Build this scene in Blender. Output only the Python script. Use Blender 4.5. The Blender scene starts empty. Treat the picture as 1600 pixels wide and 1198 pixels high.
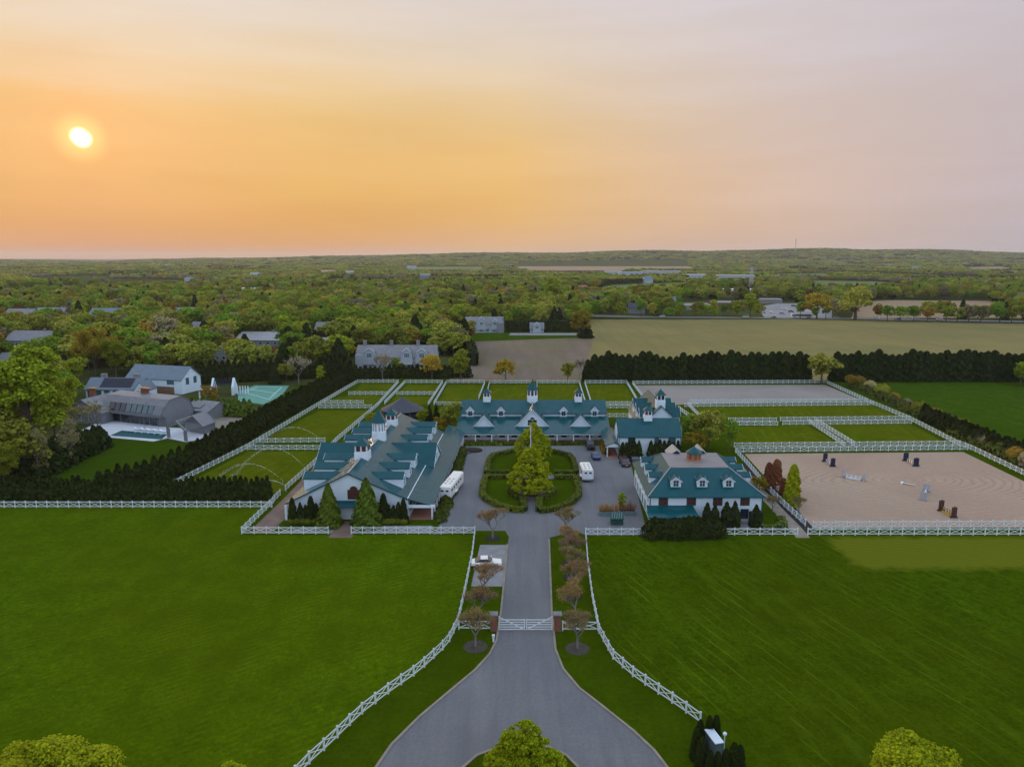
import bpy, math, random
import numpy as np
from mathutils import Vector, Matrix, noise as mnoise
PI = math.pi
rnd = random.Random(11)
nrs = np.random.RandomState(5)
scene = bpy.context.scene
col = scene.collection

# ------------------------------------------------------------------ camera
F = 1110.0; CH = 48.0; TH = math.atan(197 / F); CT, ST = math.cos(TH), math.sin(TH)
cam_d = bpy.data.cameras.new('camera'); cam = bpy.data.objects.new('camera', cam_d); col.objects.link(cam)
cam.location = (0, 0, CH); cam.rotation_euler = (PI / 2 - TH, 0, 0)
cam_d.sensor_fit = 'HORIZONTAL'; cam_d.sensor_width = 36; cam_d.lens = F / 1600 * 36
cam_d.clip_start = 0.5; cam_d.clip_end = 40000
scene.camera = cam

# ------------------------------------------------------------------ sky, sun, exposure
def lin(c):
    return tuple((v / 255 / 12.92 if v / 255 <= .04045 else ((v / 255 + .055) / 1.055) ** 2.4) for v in c)
def raydir(px, py):
    u = (px - 800) / F; v = (py - 599) / F
    return Vector((u, CT - v * ST, -(ST + v * CT))).normalized()
SUN = raydir(126, 215)
SUN_EL = math.asin(SUN.z); SUN_AZ = math.atan2(SUN.x, SUN.y)
world = bpy.data.worlds.new('World'); scene.world = world; world.use_nodes = True
nt = world.node_tree; N = nt.nodes; L = nt.links; N.clear()
def wn(t, **k):
    n = N.new(t)
    for a, b in k.items(): setattr(n, a, b)
    return n
def wmath(op, a, b=None, clamp=False):
    n = wn('ShaderNodeMath', operation=op, use_clamp=clamp)
    for i, v in enumerate((a, b)):
        if v is None: continue
        if isinstance(v, (int, float)): n.inputs[i].default_value = v
        else: L.new(v, n.inputs[i])
    return n.outputs[0]
def wmap(v, a, b, c=0., d=1., mode='SMOOTHSTEP'):
    n = wn('ShaderNodeMapRange', interpolation_type=mode)
    L.new(v, n.inputs[0])
    for i, x in enumerate((a, b, c, d)): n.inputs[i + 1].default_value = x
    return n.outputs[0]
tc = wn('ShaderNodeTexCoord'); dirv = tc.outputs['Generated']
sep = wn('ShaderNodeSeparateXYZ'); L.new(dirv, sep.inputs[0])
flat = wn('ShaderNodeVectorMath', operation='MULTIPLY'); L.new(dirv, flat.inputs[0]); flat.inputs[1].default_value = (1, 1, 0)
nrm = wn('ShaderNodeVectorMath', operation='NORMALIZE'); L.new(flat.outputs[0], nrm.inputs[0])
dt = wn('ShaderNodeVectorMath', operation='DOT_PRODUCT'); L.new(nrm.outputs[0], dt.inputs[0])
dt.inputs[1].default_value = Vector((SUN.x, SUN.y, 0)).normalized()
ang = wmath('MULTIPLY', wmath('ARCCOSINE', dt.outputs['Value']), 180 / PI)
# thin smoke bands in the sky: noise in direction space, drawn out sideways
mp = wn('ShaderNodeMapping'); L.new(dirv, mp.inputs[0]); mp.inputs['Scale'].default_value = (1.6, 1.6, 13); mp.inputs['Rotation'].default_value = (0, .07, 0)
nz = wn('ShaderNodeTexNoise'); L.new(mp.outputs[0], nz.inputs['Vector']); nz.inputs['Scale'].default_value = 1.6; nz.inputs['Detail'].default_value = 5; nz.inputs['Roughness'].default_value = .55
zz = wmath('ADD', sep.outputs['Z'], wmath('MULTIPLY', wmath('SUBTRACT', nz.outputs[0], .5), .085))
ZP = (0, .018, .044, .088, .132, .172, .245, .315, .55, 1)
def ramp(cols, kk=1.):
    r = wn('ShaderNodeValToRGB'); e = r.color_ramp.elements; r.color_ramp.interpolation = 'EASE' if False else 'LINEAR'
    while len(e) > 1: e.remove(e[-1])
    for i, (p, c) in enumerate(zip(ZP, cols)):
        x = e[0] if i == 0 else e.new(p); x.position = p; x.color = (*[v * (kk if i < 8 else 1) for v in lin(c)], 1)
    L.new(zz, r.inputs[0]); return r.outputs[0]
ZEN = [(198, 209, 228), (188, 208, 238)]
cols = [(0, [(222, 146, 110), (220, 150, 104), (216, 153, 98), (215, 152, 94), (226, 160, 98), (232, 174, 110), (236, 212, 184), (238, 230, 228)]),
        (15, [(224, 158, 114), (224, 161, 103), (225, 165, 93), (230, 177, 98), (234, 185, 112), (236, 196, 130), (236, 212, 180), (230, 219, 211)]),
        (30, [(226, 176, 132), (228, 178, 120), (232, 182, 112), (237, 188, 114), (238, 194, 126), (236, 201, 146), (230, 211, 188), (225, 214, 211)]),
        (50, [(214, 186, 172), (217, 186, 170), (220, 189, 168), (222, 192, 172), (221, 195, 180), (219, 198, 188), (216, 203, 203), (216, 206, 210)]),
        (66, [(192, 180, 186), (194, 181, 187), (197, 183, 187), (200, 185, 189), (202, 188, 192), (203, 190, 195), (204, 195, 202), (206, 198, 207)]),
        (120, [(196, 201, 216), (196, 203, 219), (196, 204, 222), (196, 206, 225), (197, 207, 228), (198, 208, 230), (199, 210, 233), (200, 211, 235)])]
cur = None; pa = 0
for a, cc in cols:
    o = ramp(cc + ZEN, .53 if a == 0 else .575 if a == 15 else .60 if a < 100 else 1.)
    if cur is None: cur = o
    else:
        m = wn('ShaderNodeMix', data_type='RGBA'); L.new(wmap(ang, pa, a, mode='LINEAR'), m.inputs[0]); L.new(cur, m.inputs[6]); L.new(o, m.inputs[7]); cur = m.outputs[2]
    pa = a
mp2 = wn('ShaderNodeMapping'); L.new(dirv, mp2.inputs[0]); mp2.inputs['Scale'].default_value = (1.1, 1.1, 9); mp2.inputs['Rotation'].default_value = (0, -.16, .3)
nz2 = wn('ShaderNodeTexNoise'); L.new(mp2.outputs[0], nz2.inputs['Vector']); nz2.inputs['Scale'].default_value = 2.3; nz2.inputs['Detail'].default_value = 6; nz2.inputs['Roughness'].default_value = .5
mm = wn('ShaderNodeMix', data_type='RGBA', blend_type='MULTIPLY'); mm.inputs[0].default_value = 1; L.new(cur, mm.inputs[6]); cmb = wn('ShaderNodeCombineColor')
for q_, (lo_, hi_) in enumerate(((.98, 1.03), (.96, 1.035), (.93, 1.06))): L.new(wmap(nz2.outputs[0], .32, .68, lo_, hi_), cmb.inputs[q_])
L.new(cmb.outputs[0], mm.inputs[7]); cur = mm.outputs[2]
def disc(px, py, r0, r1):
    d = wn('ShaderNodeVectorMath', operation='DOT_PRODUCT'); L.new(dirv, d.inputs[0]); d.inputs[1].default_value = raydir(px, py)
    return wmap(wmath('ARCCOSINE', wmath('MINIMUM', d.outputs['Value'], 1.0)), r1, r0)
dsc = wmath('MAXIMUM', disc(124.6, 213.8, .002, .0122), disc(128.0, 216.4, .002, .0122))
glow = wmath('MULTIPLY', disc(126, 215, .0, .13), disc(126, 215, .0, .13))
glow2 = disc(126, 215, .006, .034)
def addc(cur, fac, c):
    m = wn('ShaderNodeMix', data_type='RGBA', blend_type='ADD'); L.new(fac, m.inputs[0]); L.new(cur, m.inputs[6]); m.inputs[7].default_value = (*c, 1); return m.outputs[2]
cur = addc(cur, glow, (.04, .018, .002)); cur = addc(cur, glow2, (.22, .17, .05)); cur = addc(cur, dsc, (2.2, 1.9, 1.4))
bg1 = wn('ShaderNodeBackground'); L.new(cur, bg1.inputs[0]); bg1.inputs[1].default_value = .93
sky = wn('ShaderNodeTexSky', sky_type='NISHITA', sun_disc=False); sky.sun_elevation = SUN_EL; sky.sun_rotation = SUN_AZ; sky.dust_density = 4; sky.air_density = 1.0
bg2 = wn('ShaderNodeBackground'); L.new(sky.outputs[0], bg2.inputs[0]); bg2.inputs[1].default_value = .0022
ad = wn('ShaderNodeAddShader'); L.new(bg1.outputs[0], ad.inputs[0]); L.new(bg2.outputs[0], ad.inputs[1])
wo = wn('ShaderNodeOutputWorld'); L.new(ad.outputs[0], wo.inputs[0])
sl = bpy.data.lights.new('sun', 'SUN'); sl.energy = .7; sl.angle = math.radians(6); sl.color = (1, .66, .36)
so = bpy.data.objects.new('sun', sl); col.objects.link(so); so.rotation_euler = Vector((SUN.x, SUN.y, SUN.z)).to_track_quat('Z', 'Y').to_euler(); so.location = (0, 0, 300)
scene.view_settings.view_transform = 'Standard'; scene.view_settings.look = 'None'
scene.view_settings.exposure = 0.76; scene.view_settings.gamma = 1; scene.view_settings.use_curve_mapping = False
scene.cycles.max_bounces = 5; scene.cycles.diffuse_bounces = 2; scene.cycles.glossy_bounces = 2; scene.cycles.transmission_bounces = 3
scene.cycles.volume_bounces = 0; scene.cycles.transparent_max_bounces = 6

# ------------------------------------------------------------------ coordinates
def P(px, py, z=0.):
    u = (px - 800) / F; v = (py - 599) / F; t = (CH - z) / (ST + v * CT)
    return (u * t, (CT - v * ST) * t)
def ZT(px, py, py2):
    Y = P(px, py)[1]; v = (py2 - 599) / F
    return CH - Y * (ST + v * CT) / (CT - v * ST)
SH = .0384                      # the yard's long axis leans this much to the right
def PE(px, py, z=0.):
    x, y = P(px, py, z); return (x - SH * y, y)
def inpoly(x, y, poly):
    c = False; n = len(poly); j = n - 1
    for i in range(n):
        if (poly[i][1] > y) != (poly[j][1] > y) and x < (poly[j][0] - poly[i][0]) * (y - poly[i][1]) / (poly[j][1] - poly[i][1]) + poly[i][0]: c = not c
        j = i
    return c

# ------------------------------------------------------------------ materials
class MT:
    def __init__(s, name):
        s.m = bpy.data.materials.new(name); s.m.use_nodes = True; s.t = s.m.node_tree; s.b = s.t.nodes['Principled BSDF']; s.tc = None
    def n(s, t, **k):
        x = s.t.nodes.new(t)
        for a, b in k.items(): setattr(x, a, b)
        return x
    def l(s, a, b): s.t.links.new(a, b)
    def coord(s, kind='Object', sc=(1, 1, 1), rz=0, loc=(0, 0, 0)):
        if not s.tc: s.tc = s.n('ShaderNodeTexCoord')
        m = s.n('ShaderNodeMapping'); s.l(s.tc.outputs[kind], m.inputs[0]); m.inputs['Scale'].default_value = sc; m.inputs['Rotation'].default_value = (0, 0, rz); m.inputs['Location'].default_value = loc
        return m.outputs[0]
    def noise(s, v, sc, det=3, rough=.6, dist=0):
        x = s.n('ShaderNodeTexNoise'); s.l(v, x.inputs['Vector']); x.inputs['Scale'].default_value = sc; x.inputs['Detail'].default_value = det; x.inputs['Roughness'].default_value = rough; x.inputs['Distortion'].default_value = dist
        return x.outputs[0]
    def wave(s, v, sc, dist=0, det=2, ds=1., prof='SIN', d='X'):
        x = s.n('ShaderNodeTexWave', wave_profile=prof, bands_direction=d); s.l(v, x.inputs['Vector']); x.inputs['Scale'].default_value = sc; x.inputs['Distortion'].default_value = dist; x.inputs['Detail'].default_value = det; x.inputs['Detail Scale'].default_value = ds
        return x.outputs['Fac']
    def rng(s, v, a, b, c=0., d=1.):
        x = s.n('ShaderNodeMapRange'); s.l(v, x.inputs[0])
        for i, q in enumerate((a, b, c, d)): x.inputs[i + 1].default_value = q
        return x.outputs[0]
    def mix(s, f, a, b, bt='MIX'):
        x = s.n('ShaderNodeMix', data_type='RGBA', blend_type=bt)
        for i, q in ((0, f), (6, a), (7, b)):
            if isinstance(q, (int, float)): x.inputs[i].default_value = q
            elif isinstance(q, tuple): x.inputs[i].default_value = (*q, 1)
            else: s.l(q, x.inputs[i])
        return x.outputs[2]
    def bump(s, h, st, dist=.05):
        x = s.n('ShaderNodeBump'); s.l(h, x.inputs['Height']); x.inputs['Strength'].default_value = st; x.inputs['Distance'].default_value = dist; s.l(x.outputs[0], s.b.inputs['Normal'])
    def base(s, c):
        if isinstance(c, tuple): s.b.inputs['Base Color'].default_value = (*c, 1)
        else: s.l(c, s.b.inputs['Base Color'])
    def rs(s, r, sp=.4):
        s.b.inputs['Roughness'].default_value = r; s.b.inputs['Specular IOR Level'].default_value = sp
def simple(name, c, r=.7, var=.15, sc=1.5, sp=.3, metal=0, bump=0):
    m = MT(name); v = m.coord(); f = m.noise(v, sc, 4)
    m.base(m.mix(m.rng(f, .3, .7), tuple(x * (1 - var) for x in c), tuple(min(1, x * (1 + var)) for x in c))); m.rs(r, sp); m.b.inputs['Metallic'].default_value = metal
    if bump: m.bump(m.noise(v, sc * 6, 3), bump)
    return m.m
def grass(name, a, b, stripe=None, sc=.5, big=.03, tint=None, patch=None):
    m = MT(name); v = m.coord()
    a = tuple(x * .92 for x in a); b = tuple(x * 1.38 for x in b); f = m.noise(v, sc * 1.7, 8, .82); g = m.noise(v, big, 6, .7); h = m.noise(v, 2.2, 5, .85)
    c = m.mix(m.rng(f, .36, .64), a, b)
    c = m.mix(m.rng(g, .4, .60, 0, .85), c, tint or tuple(x * y for x, y in zip(a, (1.35, 1.12, .9))))
    c = m.mix(m.rng(h, .35, .65, 0, .6), c, tuple(x * .5 for x in a)); c = m.mix(m.rng(m.noise(v, .16, 5, .7), .42, .6, 0, .35), c, tuple(x * .62 for x in a))
    if stripe:
        for rz, s_, amt, th in stripe:
            w = m.wave(m.coord('Object', (1, 1, 1), rz), s_, 3.5, 3, .2)
            k = m.noise(m.coord('Object', (1, .18, 1), rz), .35, 4)
            w2 = m.n('ShaderNodeMath', operation='MULTIPLY'); m.l(m.rng(w, th, 1.), w2.inputs[0]); m.l(m.rng(k, .46, .68), w2.inputs[1])
            w3 = m.n('ShaderNodeMath', operation='MULTIPLY'); m.l(w2.outputs[0], w3.inputs[0]); w3.inputs[1].default_value = amt
            c = m.mix(w3.outputs[0], c, tuple(min(1, x * 1.9 + .012) for x in b))
    if patch:
        sx = m.n('ShaderNodeSeparateXYZ'); m.l(v, sx.inputs[0]); pn = m.noise(v, .35, 4); acc = None
        for o_, lo, hi in ((0, patch[0], patch[1]), (1, patch[2], patch[3])):
            for e_, sg in ((lo, 1), (hi, -1)):
                ad_ = m.n('ShaderNodeMath', operation='MULTIPLY_ADD'); m.l(pn, ad_.inputs[0]); ad_.inputs[1].default_value = 5.; m.l(sx.outputs[o_], ad_.inputs[2])
                q = m.rng(ad_.outputs[0], e_ + 2.5 - 1.2 * sg, e_ + 2.5 + 1.2 * sg); mu = m.n('ShaderNodeMath', operation='MULTIPLY'); m.l(q, mu.inputs[0])
                if acc is None: mu.inputs[1].default_value = .85
                else: m.l(acc, mu.inputs[1])
                acc = mu.outputs[0]
        ln = m.wave(m.coord('Object', (1, 1, 1), 1.45), .5, 3, 3, .2); c = m.mix(acc, c, m.mix(m.rng(ln, .3, .9), (.10, .115, .007), (.15, .16, .012)))
    m.base(c); m.rs(1, 0); m.bump(m.noise(v, 7, 4, .8), .7, .12); return m.m
def roofmat(name, c, rough=.34, pitch=.5, spec=.6, coat=0., var=.14, ior=1.45):
    m = MT(name); v = m.coord('UV'); w = m.wave(v, PI * 2 / pitch / 20 * 3.1831, 0, 0)
    s = m.rng(w, .82, .97); f = m.noise(m.coord(), .6, 4)
    cc = m.mix(m.rng(f, .3, .7), tuple(x * (1 - var) for x in c), tuple(x * (1 + var) for x in c))
    m.base(m.mix(m.rng(w, .86, .98, 0, .35), cc, tuple(x * .5 for x in c))); m.rs(rough, spec); m.b.inputs['IOR'].default_value = ior; m.b.inputs['Coat Weight'].default_value = coat; m.b.inputs['Coat Roughness'].default_value = .3
    m.bump(s, .35, .04); return m.m
def siding(name, c, pitch=.2):
    m = MT(name); v = m.coord('Object'); w = m.wave(v, 3.1831 * PI * 2 / pitch / 20, 0, 0, prof='SAW', d='Z'); f = m.noise(v, .7, 4)
    cc = m.mix(m.rng(f, .3, .75), c, tuple(x * .9 for x in c)); m.base(m.mix(m.rng(w, .9, 1, 0, .3), cc, tuple(x * .5 for x in c))); m.rs(.6, .25); m.bump(w, .4, .03); return m.m
def leaf(name, c, tr=.3, var=.45, warm=None, bl=.68, bh=1.42):
    c = tuple(x * k for x, k in zip(c, (2.55, 2.65, 1.15))); warm = warm and tuple(x * 2.15 for x in warm)
    m = MT(name); g = m.n('ShaderNodeNewGeometry'); oi = m.n('ShaderNodeObjectInfo'); wn_ = m.n('ShaderNodeTexWhiteNoise', noise_dimensions='1D'); m.l(oi.outputs['Random'], wn_.inputs['W'])
    warm = warm or (c[0] * 1.5, c[1] * 1.2, c[2])
    c1 = m.mix(g.outputs['Random Per Island'], tuple(x * (1 - var) for x in c), tuple(x * (1 + var) for x in c))
    c1 = m.mix(m.rng(oi.outputs['Random'], 0, 1, 0, .6), c1, warm)
    bv = m.rng(wn_.outputs['Value'], 0, 1, bl, bh); cb = m.n('ShaderNodeCombineColor')
    for q in range(3): m.l(bv, cb.inputs[q])
    c1 = m.mix(1., c1, cb.outputs[0], 'MULTIPLY')
    m.base(c1); m.rs(.75, .08)
    tl = m.n('ShaderNodeBsdfTranslucent'); m.l(c1, tl.inputs[0]); mx = m.n('ShaderNodeMixShader'); mx.inputs[0].default_value = tr
    out = m.t.nodes['Material Output']; m.l(m.b.outputs[0], mx.inputs[1]); m.l(tl.outputs[0], mx.inputs[2]); m.l(mx.outputs[0], out.inputs[0]); return m.m
M = {}
M['teal'] = roofmat('teal_metal_roof', (.0008, .064, .074), .15, .5, .5, 0., ior=1.30)
M['grey_roof'] = roofmat('grey_metal_roof', (.24, .25, .25), .5)
M['blue_roof'] = roofmat('blue_grey_metal_roof', (.09, .14, .18), .4)
M['flat_roof'] = simple('flat_membrane_roof', (.20, .18, .175), .6, .12, .5)
M['white'] = siding('white_board_siding', (.66, .78, .86))
M['whitep'] = simple('white_paint', (.64, .73, .78), .55, .08, .8)
M['fencew'] = simple('white_fence_paint', (.62, .68, .68), .5, .1, 1.0)
M['trim'] = simple('dark_teal_trim', (.01, .08, .10), .5)
M['glass'] = simple('dark_window_glass', (.015, .025, .035), .08, .2, .5, .8)
M['glassb'] = simple('bluish_window_glass', (.07, .13, .15), .1, .3, .5, .8)
M['redw'] = simple('dark_red_shutter', (.075, .022, .018), .6)
M['brick'] = simple('red_brick', (.20, .085, .055), .85, .3, 3)
M['brickf'] = simple('brick_floor', (.30, .14, .10), .85, .2, 3)
M['bark'] = simple('tree_bark', (.09, .075, .06), .9, .3, 4)
M['barkg'] = simple('grey_twigs', (.17, .155, .15), .9, .3, 4)
M['mulch'] = simple('dark_mulch', (.022, .018, .015), .95, .5, 5, bump=.6)
M['mulch2'] = simple('pale_mulch', (.055, .05, .035), .95, .4, 3, bump=.6)
M['shingle'] = siding('weathered_cedar_shingle', (.20, .215, .235), .3)
M['palesh'] = siding('pale_grey_shingle', (.36, .41, .45), .3)
M['shroof'] = roofmat('weathered_shingle_roof', (.20, .205, .215), .8, .6, .2)
M['darkroof'] = simple('dark_tent_roof', (.045, .05, .065), .7, .15, 1)
M['stone'] = simple('pale_stone_paving', (.52, .54, .56), .8, .12, .9)
M['concrete'] = simple('concrete', (.21, .21, .205), .85, .2, .6)
M['sandpath'] = simple('sandy_gravel', (.24, .20, .155), .95, .2, .7, bump=.3)
M['brownpath'] = simple('brown_brick_drive', (.17, .115, .085), .95, .3, .35, bump=.3)
M['salmon'] = simple('salmon_brick_paving', (.30, .12, .08), .95, .2, .8)
M['black'] = simple('black_car_paint', (.012, .012, .015), .25, .1, 1, .6)
M['blue'] = simple('blue_car_paint', (.01, .05, .16), .25, .1, 1, .6)
M['maroon'] = simple('maroon_car_paint', (.06, .012, .02), .25, .1, 1, .6)
M['silver'] = simple('silver_paint', (.35, .36, .38), .3, .1, 1, .6)
M['carwhite'] = simple('white_vehicle_paint', (.74, .72, .66), .3, .06, 1, .5)
M['tyre'] = simple('rubber', (.015, .015, .015), .9)
M['chrome'] = simple('bright_metal', (.5, .5, .52), .3, .1, 1, .5, 1)
M['yellow'] = simple('yellow_paint', (.42, .28, .04), .6)
M['brownp'] = simple('brown_paint', (.07, .03, .025), .6)
M['navy'] = simple('navy_paint', (.015, .02, .05), .6)
M['solar'] = simple('solar_glass', (.006, .008, .022), .45, .2, 1, .3)
M['planter'] = simple('weathered_planter', (.12, .17, .18), .8)
M['greenbox'] = simple('dark_green_paint', (.012, .06, .045), .6)
M['pool'] = simple('pool_water', (.012, .10, .10), .06, .2, .5, .8)
M['court'] = simple('tennis_court', (.10, .27, .20), .8, .12, .2)
M['wood'] = simple('warm_wood', (.20, .12, .07), .7, .3, 2)
M['copper'] = simple('copper_cap', (.35, .17, .08), .9, .2, 1, .1)
M['flag'] = simple('striped_cloth', (.30, .14, .16), .8)
M['hull'] = simple('dark_pond_liner', (.008, .010, .012), .35)
M['spray'] = simple('water_spray', (.8, .8, .8), .4)
M['dark_hedge'] = leaf('arborvitae_leaf', (.009, .013, .0035), .12, .6, (.012, .015, .0035), .9, 1.1)
M['hedgecore'] = simple('hedge_inside', (.012, .022, .008), .95, .4, 2)
M['hedgegreen'] = leaf('mixed_shrub_leaf', (.030, .042, .009), .2, .6, (.045, .042, .010))
M['box_hedge'] = leaf('clipped_hedge_leaf', (.036, .046, .010), .2, .4)
M['pine'] = leaf('pine_needle', (.007, .012, .004), .10, .6, (.011, .015, .004), .8, 1.25)
M['conifer'] = leaf('spruce_needle', (.026, .040, .010), .15, .5)
M['spring'] = leaf('spring_leaf', (.095, .125, .010), .35, .45, (.13, .12, .010))
M['lime'] = leaf('lime_leaf', (.128, .148, .006), .42, .5, (.15, .145, .005), .9, 1.12)
M['green'] = leaf('green_leaf', (.055, .095, .014), .3, .45)
M['olive'] = leaf('olive_leaf', (.075, .085, .020), .3, .45)
M['olive2'] = leaf('pale_olive_leaf', (.105, .11, .035), .3, .45)
M['golden'] = leaf('golden_leaf', (.105, .080, .013), .3, .4)
M['rust'] = leaf('rusty_leaf', (.105, .072, .022), .3, .4)
M['greyl'] = leaf('grey_bud_leaf', (.09, .078, .062), .2, .4, (.14, .115, .09))
M['maroonl'] = leaf('maroon_leaf', (.07, .025, .022), .25, .4, (.085, .03, .02))
M['pinkl'] = leaf('pink_brown_bud', (.115, .072, .045), .25, .5, (.13, .075, .04))
M['budl'] = leaf('olive_pink_bud', (.115, .092, .034), .25, .5, (.13, .085, .04))
M['paleb'] = leaf('white_blossom', (.42, .42, .38), .3, .2, (.42, .42, .38))
M['reed'] = leaf('dry_reed', (.17, .10, .065), .2, .5, (.2, .1, .06))
M['lawnL'] = grass('lawn_left_grass', (.048, .086, .0012), (.078, .130, .0018), [(.95, .33, .12, .5)], .55, .03, (.080, .112, .0015))
M['lawnR'] = grass('lawn_right_grass', (.035, .064, .0010), (.057, .096, .0014), [(-.38, .20, .34, .92), (-.22, .09, .10, .5)], .5, .035, (.060, .082, .0015), patch=(54.5, 91, 104.5, 117.3))
M['verge'] = grass('verge_grass', (.042, .074, .0015), (.054, .088, .002), None, .6, .06)
M['paddock'] = grass('paddock_grass', (.064, .094, .002), (.090, .122, .003), [(.2, .12, .15, .5)], .3, .045, (.13, .13, .006))
M['meadow'] = grass('meadow_grass', (.036, .075, .003), (.05, .09, .005), [(.3, .2, .12, .5)], .2, .015)
M['wild'] = grass('woodland_floor', (.040, .052, .014), (.060, .070, .020), None, .06, .006, (.10, .11, .035))
M['drypatch'] = grass('dry_mown_grass', (.085, .100, .008), (.115, .125, .012), [(.1, .5, .3, .5)], .6, .1)
def asph():
    m = MT('asphalt'); v = m.coord(); f = m.noise(v, .09, 5, .6); g = m.noise(v, 2.5, 5, .8); tr = m.noise(m.coord('Object', (1, .06, 1)), .9, 3)
    c = m.mix(m.rng(f, .35, .65), (.130, .134, .138), (.168, .168, .168)); c = m.mix(m.rng(g, .35, .7, 0, .6), c, (.085, .088, .094)); c = m.mix(m.rng(tr, .45, .7, 0, .5), c, (.100, .104, .11)); c = m.mix(m.rng(m.noise(m.coord('Object', (1, .1, 1)), .35, 4), .5, .75, 0, .45), c, (.19, .185, .18)); c = c
    m.base(c); m.rs(.85, .25); m.bump(g, .2, .02); return m.m
M['asphalt'] = asph()
def sand(name, a, b, dk, ring=True):
    m = MT(name); v = m.coord(); n1 = m.noise(v, .05, 5, .6, .8)
    w = m.n('ShaderNodeTexWave', wave_type='RINGS', rings_direction='Z', wave_profile='SIN'); m.l(m.coord('Object', (.32, .75, 1), 0, (-27, -112, 0)), w.inputs['Vector']); w.inputs['Scale'].default_value = .45; w.inputs['Distortion'].default_value = 13; w.inputs['Detail'].default_value = 3; w.inputs['Detail Scale'].default_value = .35
    w2 = m.wave(m.coord('Object', (.15, .8, 1), .12), .7, 6, 3, .3, d='Y')
    h = m.noise(v, 1.4, 6, .8)
    c = m.mix(m.rng(n1, .35, .65), a, b); c = m.mix(m.rng(w.outputs['Fac'], .5, 1, 0, .5), c, dk); c = m.mix(m.rng(w2, .55, 1, 0, .3), c, tuple(x * 1.2 for x in b)); c = m.mix(m.rng(h, .45, .75, 0, .5), c, tuple(x * .8 for x in dk))
    m.base(c); m.rs(.95, .1); m.bump(w.outputs['Fac'], .5, .1); return m.m
M['sand'] = sand('arena_sand', (.335, .235, .165), (.40, .29, .205), (.235, .165, .115))
M['sand2'] = sand('grey_arena_sand', (.235, .21, .18), (.30, .265, .225), (.20, .175, .15))
def field(name, a, b, dk, rz, sc=.8, green=None):
    m = MT(name); v = m.coord(); n1 = m.noise(v, .012, 6, .65); w = m.wave(m.coord('Object', (1, 1, 1), rz), sc, 2, 3, .1); s = m.noise(m.coord('Object', (1, .05, 1), rz), .25, 5, .7); h = m.noise(v, .4, 5, .8)
    c = m.mix(m.rng(n1, .4, .6), a, b); c = m.mix(m.rng(s, .4, .65, 0, .6), c, dk); c = m.mix(m.rng(w, .5, 1, 0, .3), c, dk); c = m.mix(m.rng(h, .4, .7, 0, .4), c, dk)
    if green: c = m.mix(m.rng(m.noise(v, .02, 5), .5, .62, 0, .7), c, green)
    m.base(c); m.rs(.95, .1); return m.m
M['tan'] = field('stubble_field', (.19, .16, .05), (.235, .19, .062), (.15, .125, .04), .5, .25, (.14, .14, .045))
M['brownf'] = field('bare_brown_field', (.16, .12, .085), (.21, .155, .115), (.11, .09, .06), .2, .2, (.13, .12, .05))
M['tan2'] = field('far_tan_field', (.28, .19, .11), (.31, .215, .125), (.23, .16, .09), 1.3, .15)
M['palegreen'] = field('pale_green_field', (.10, .14, .03), (.13, .16, .035), (.07, .11, .03), 1.5, .1)

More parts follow.
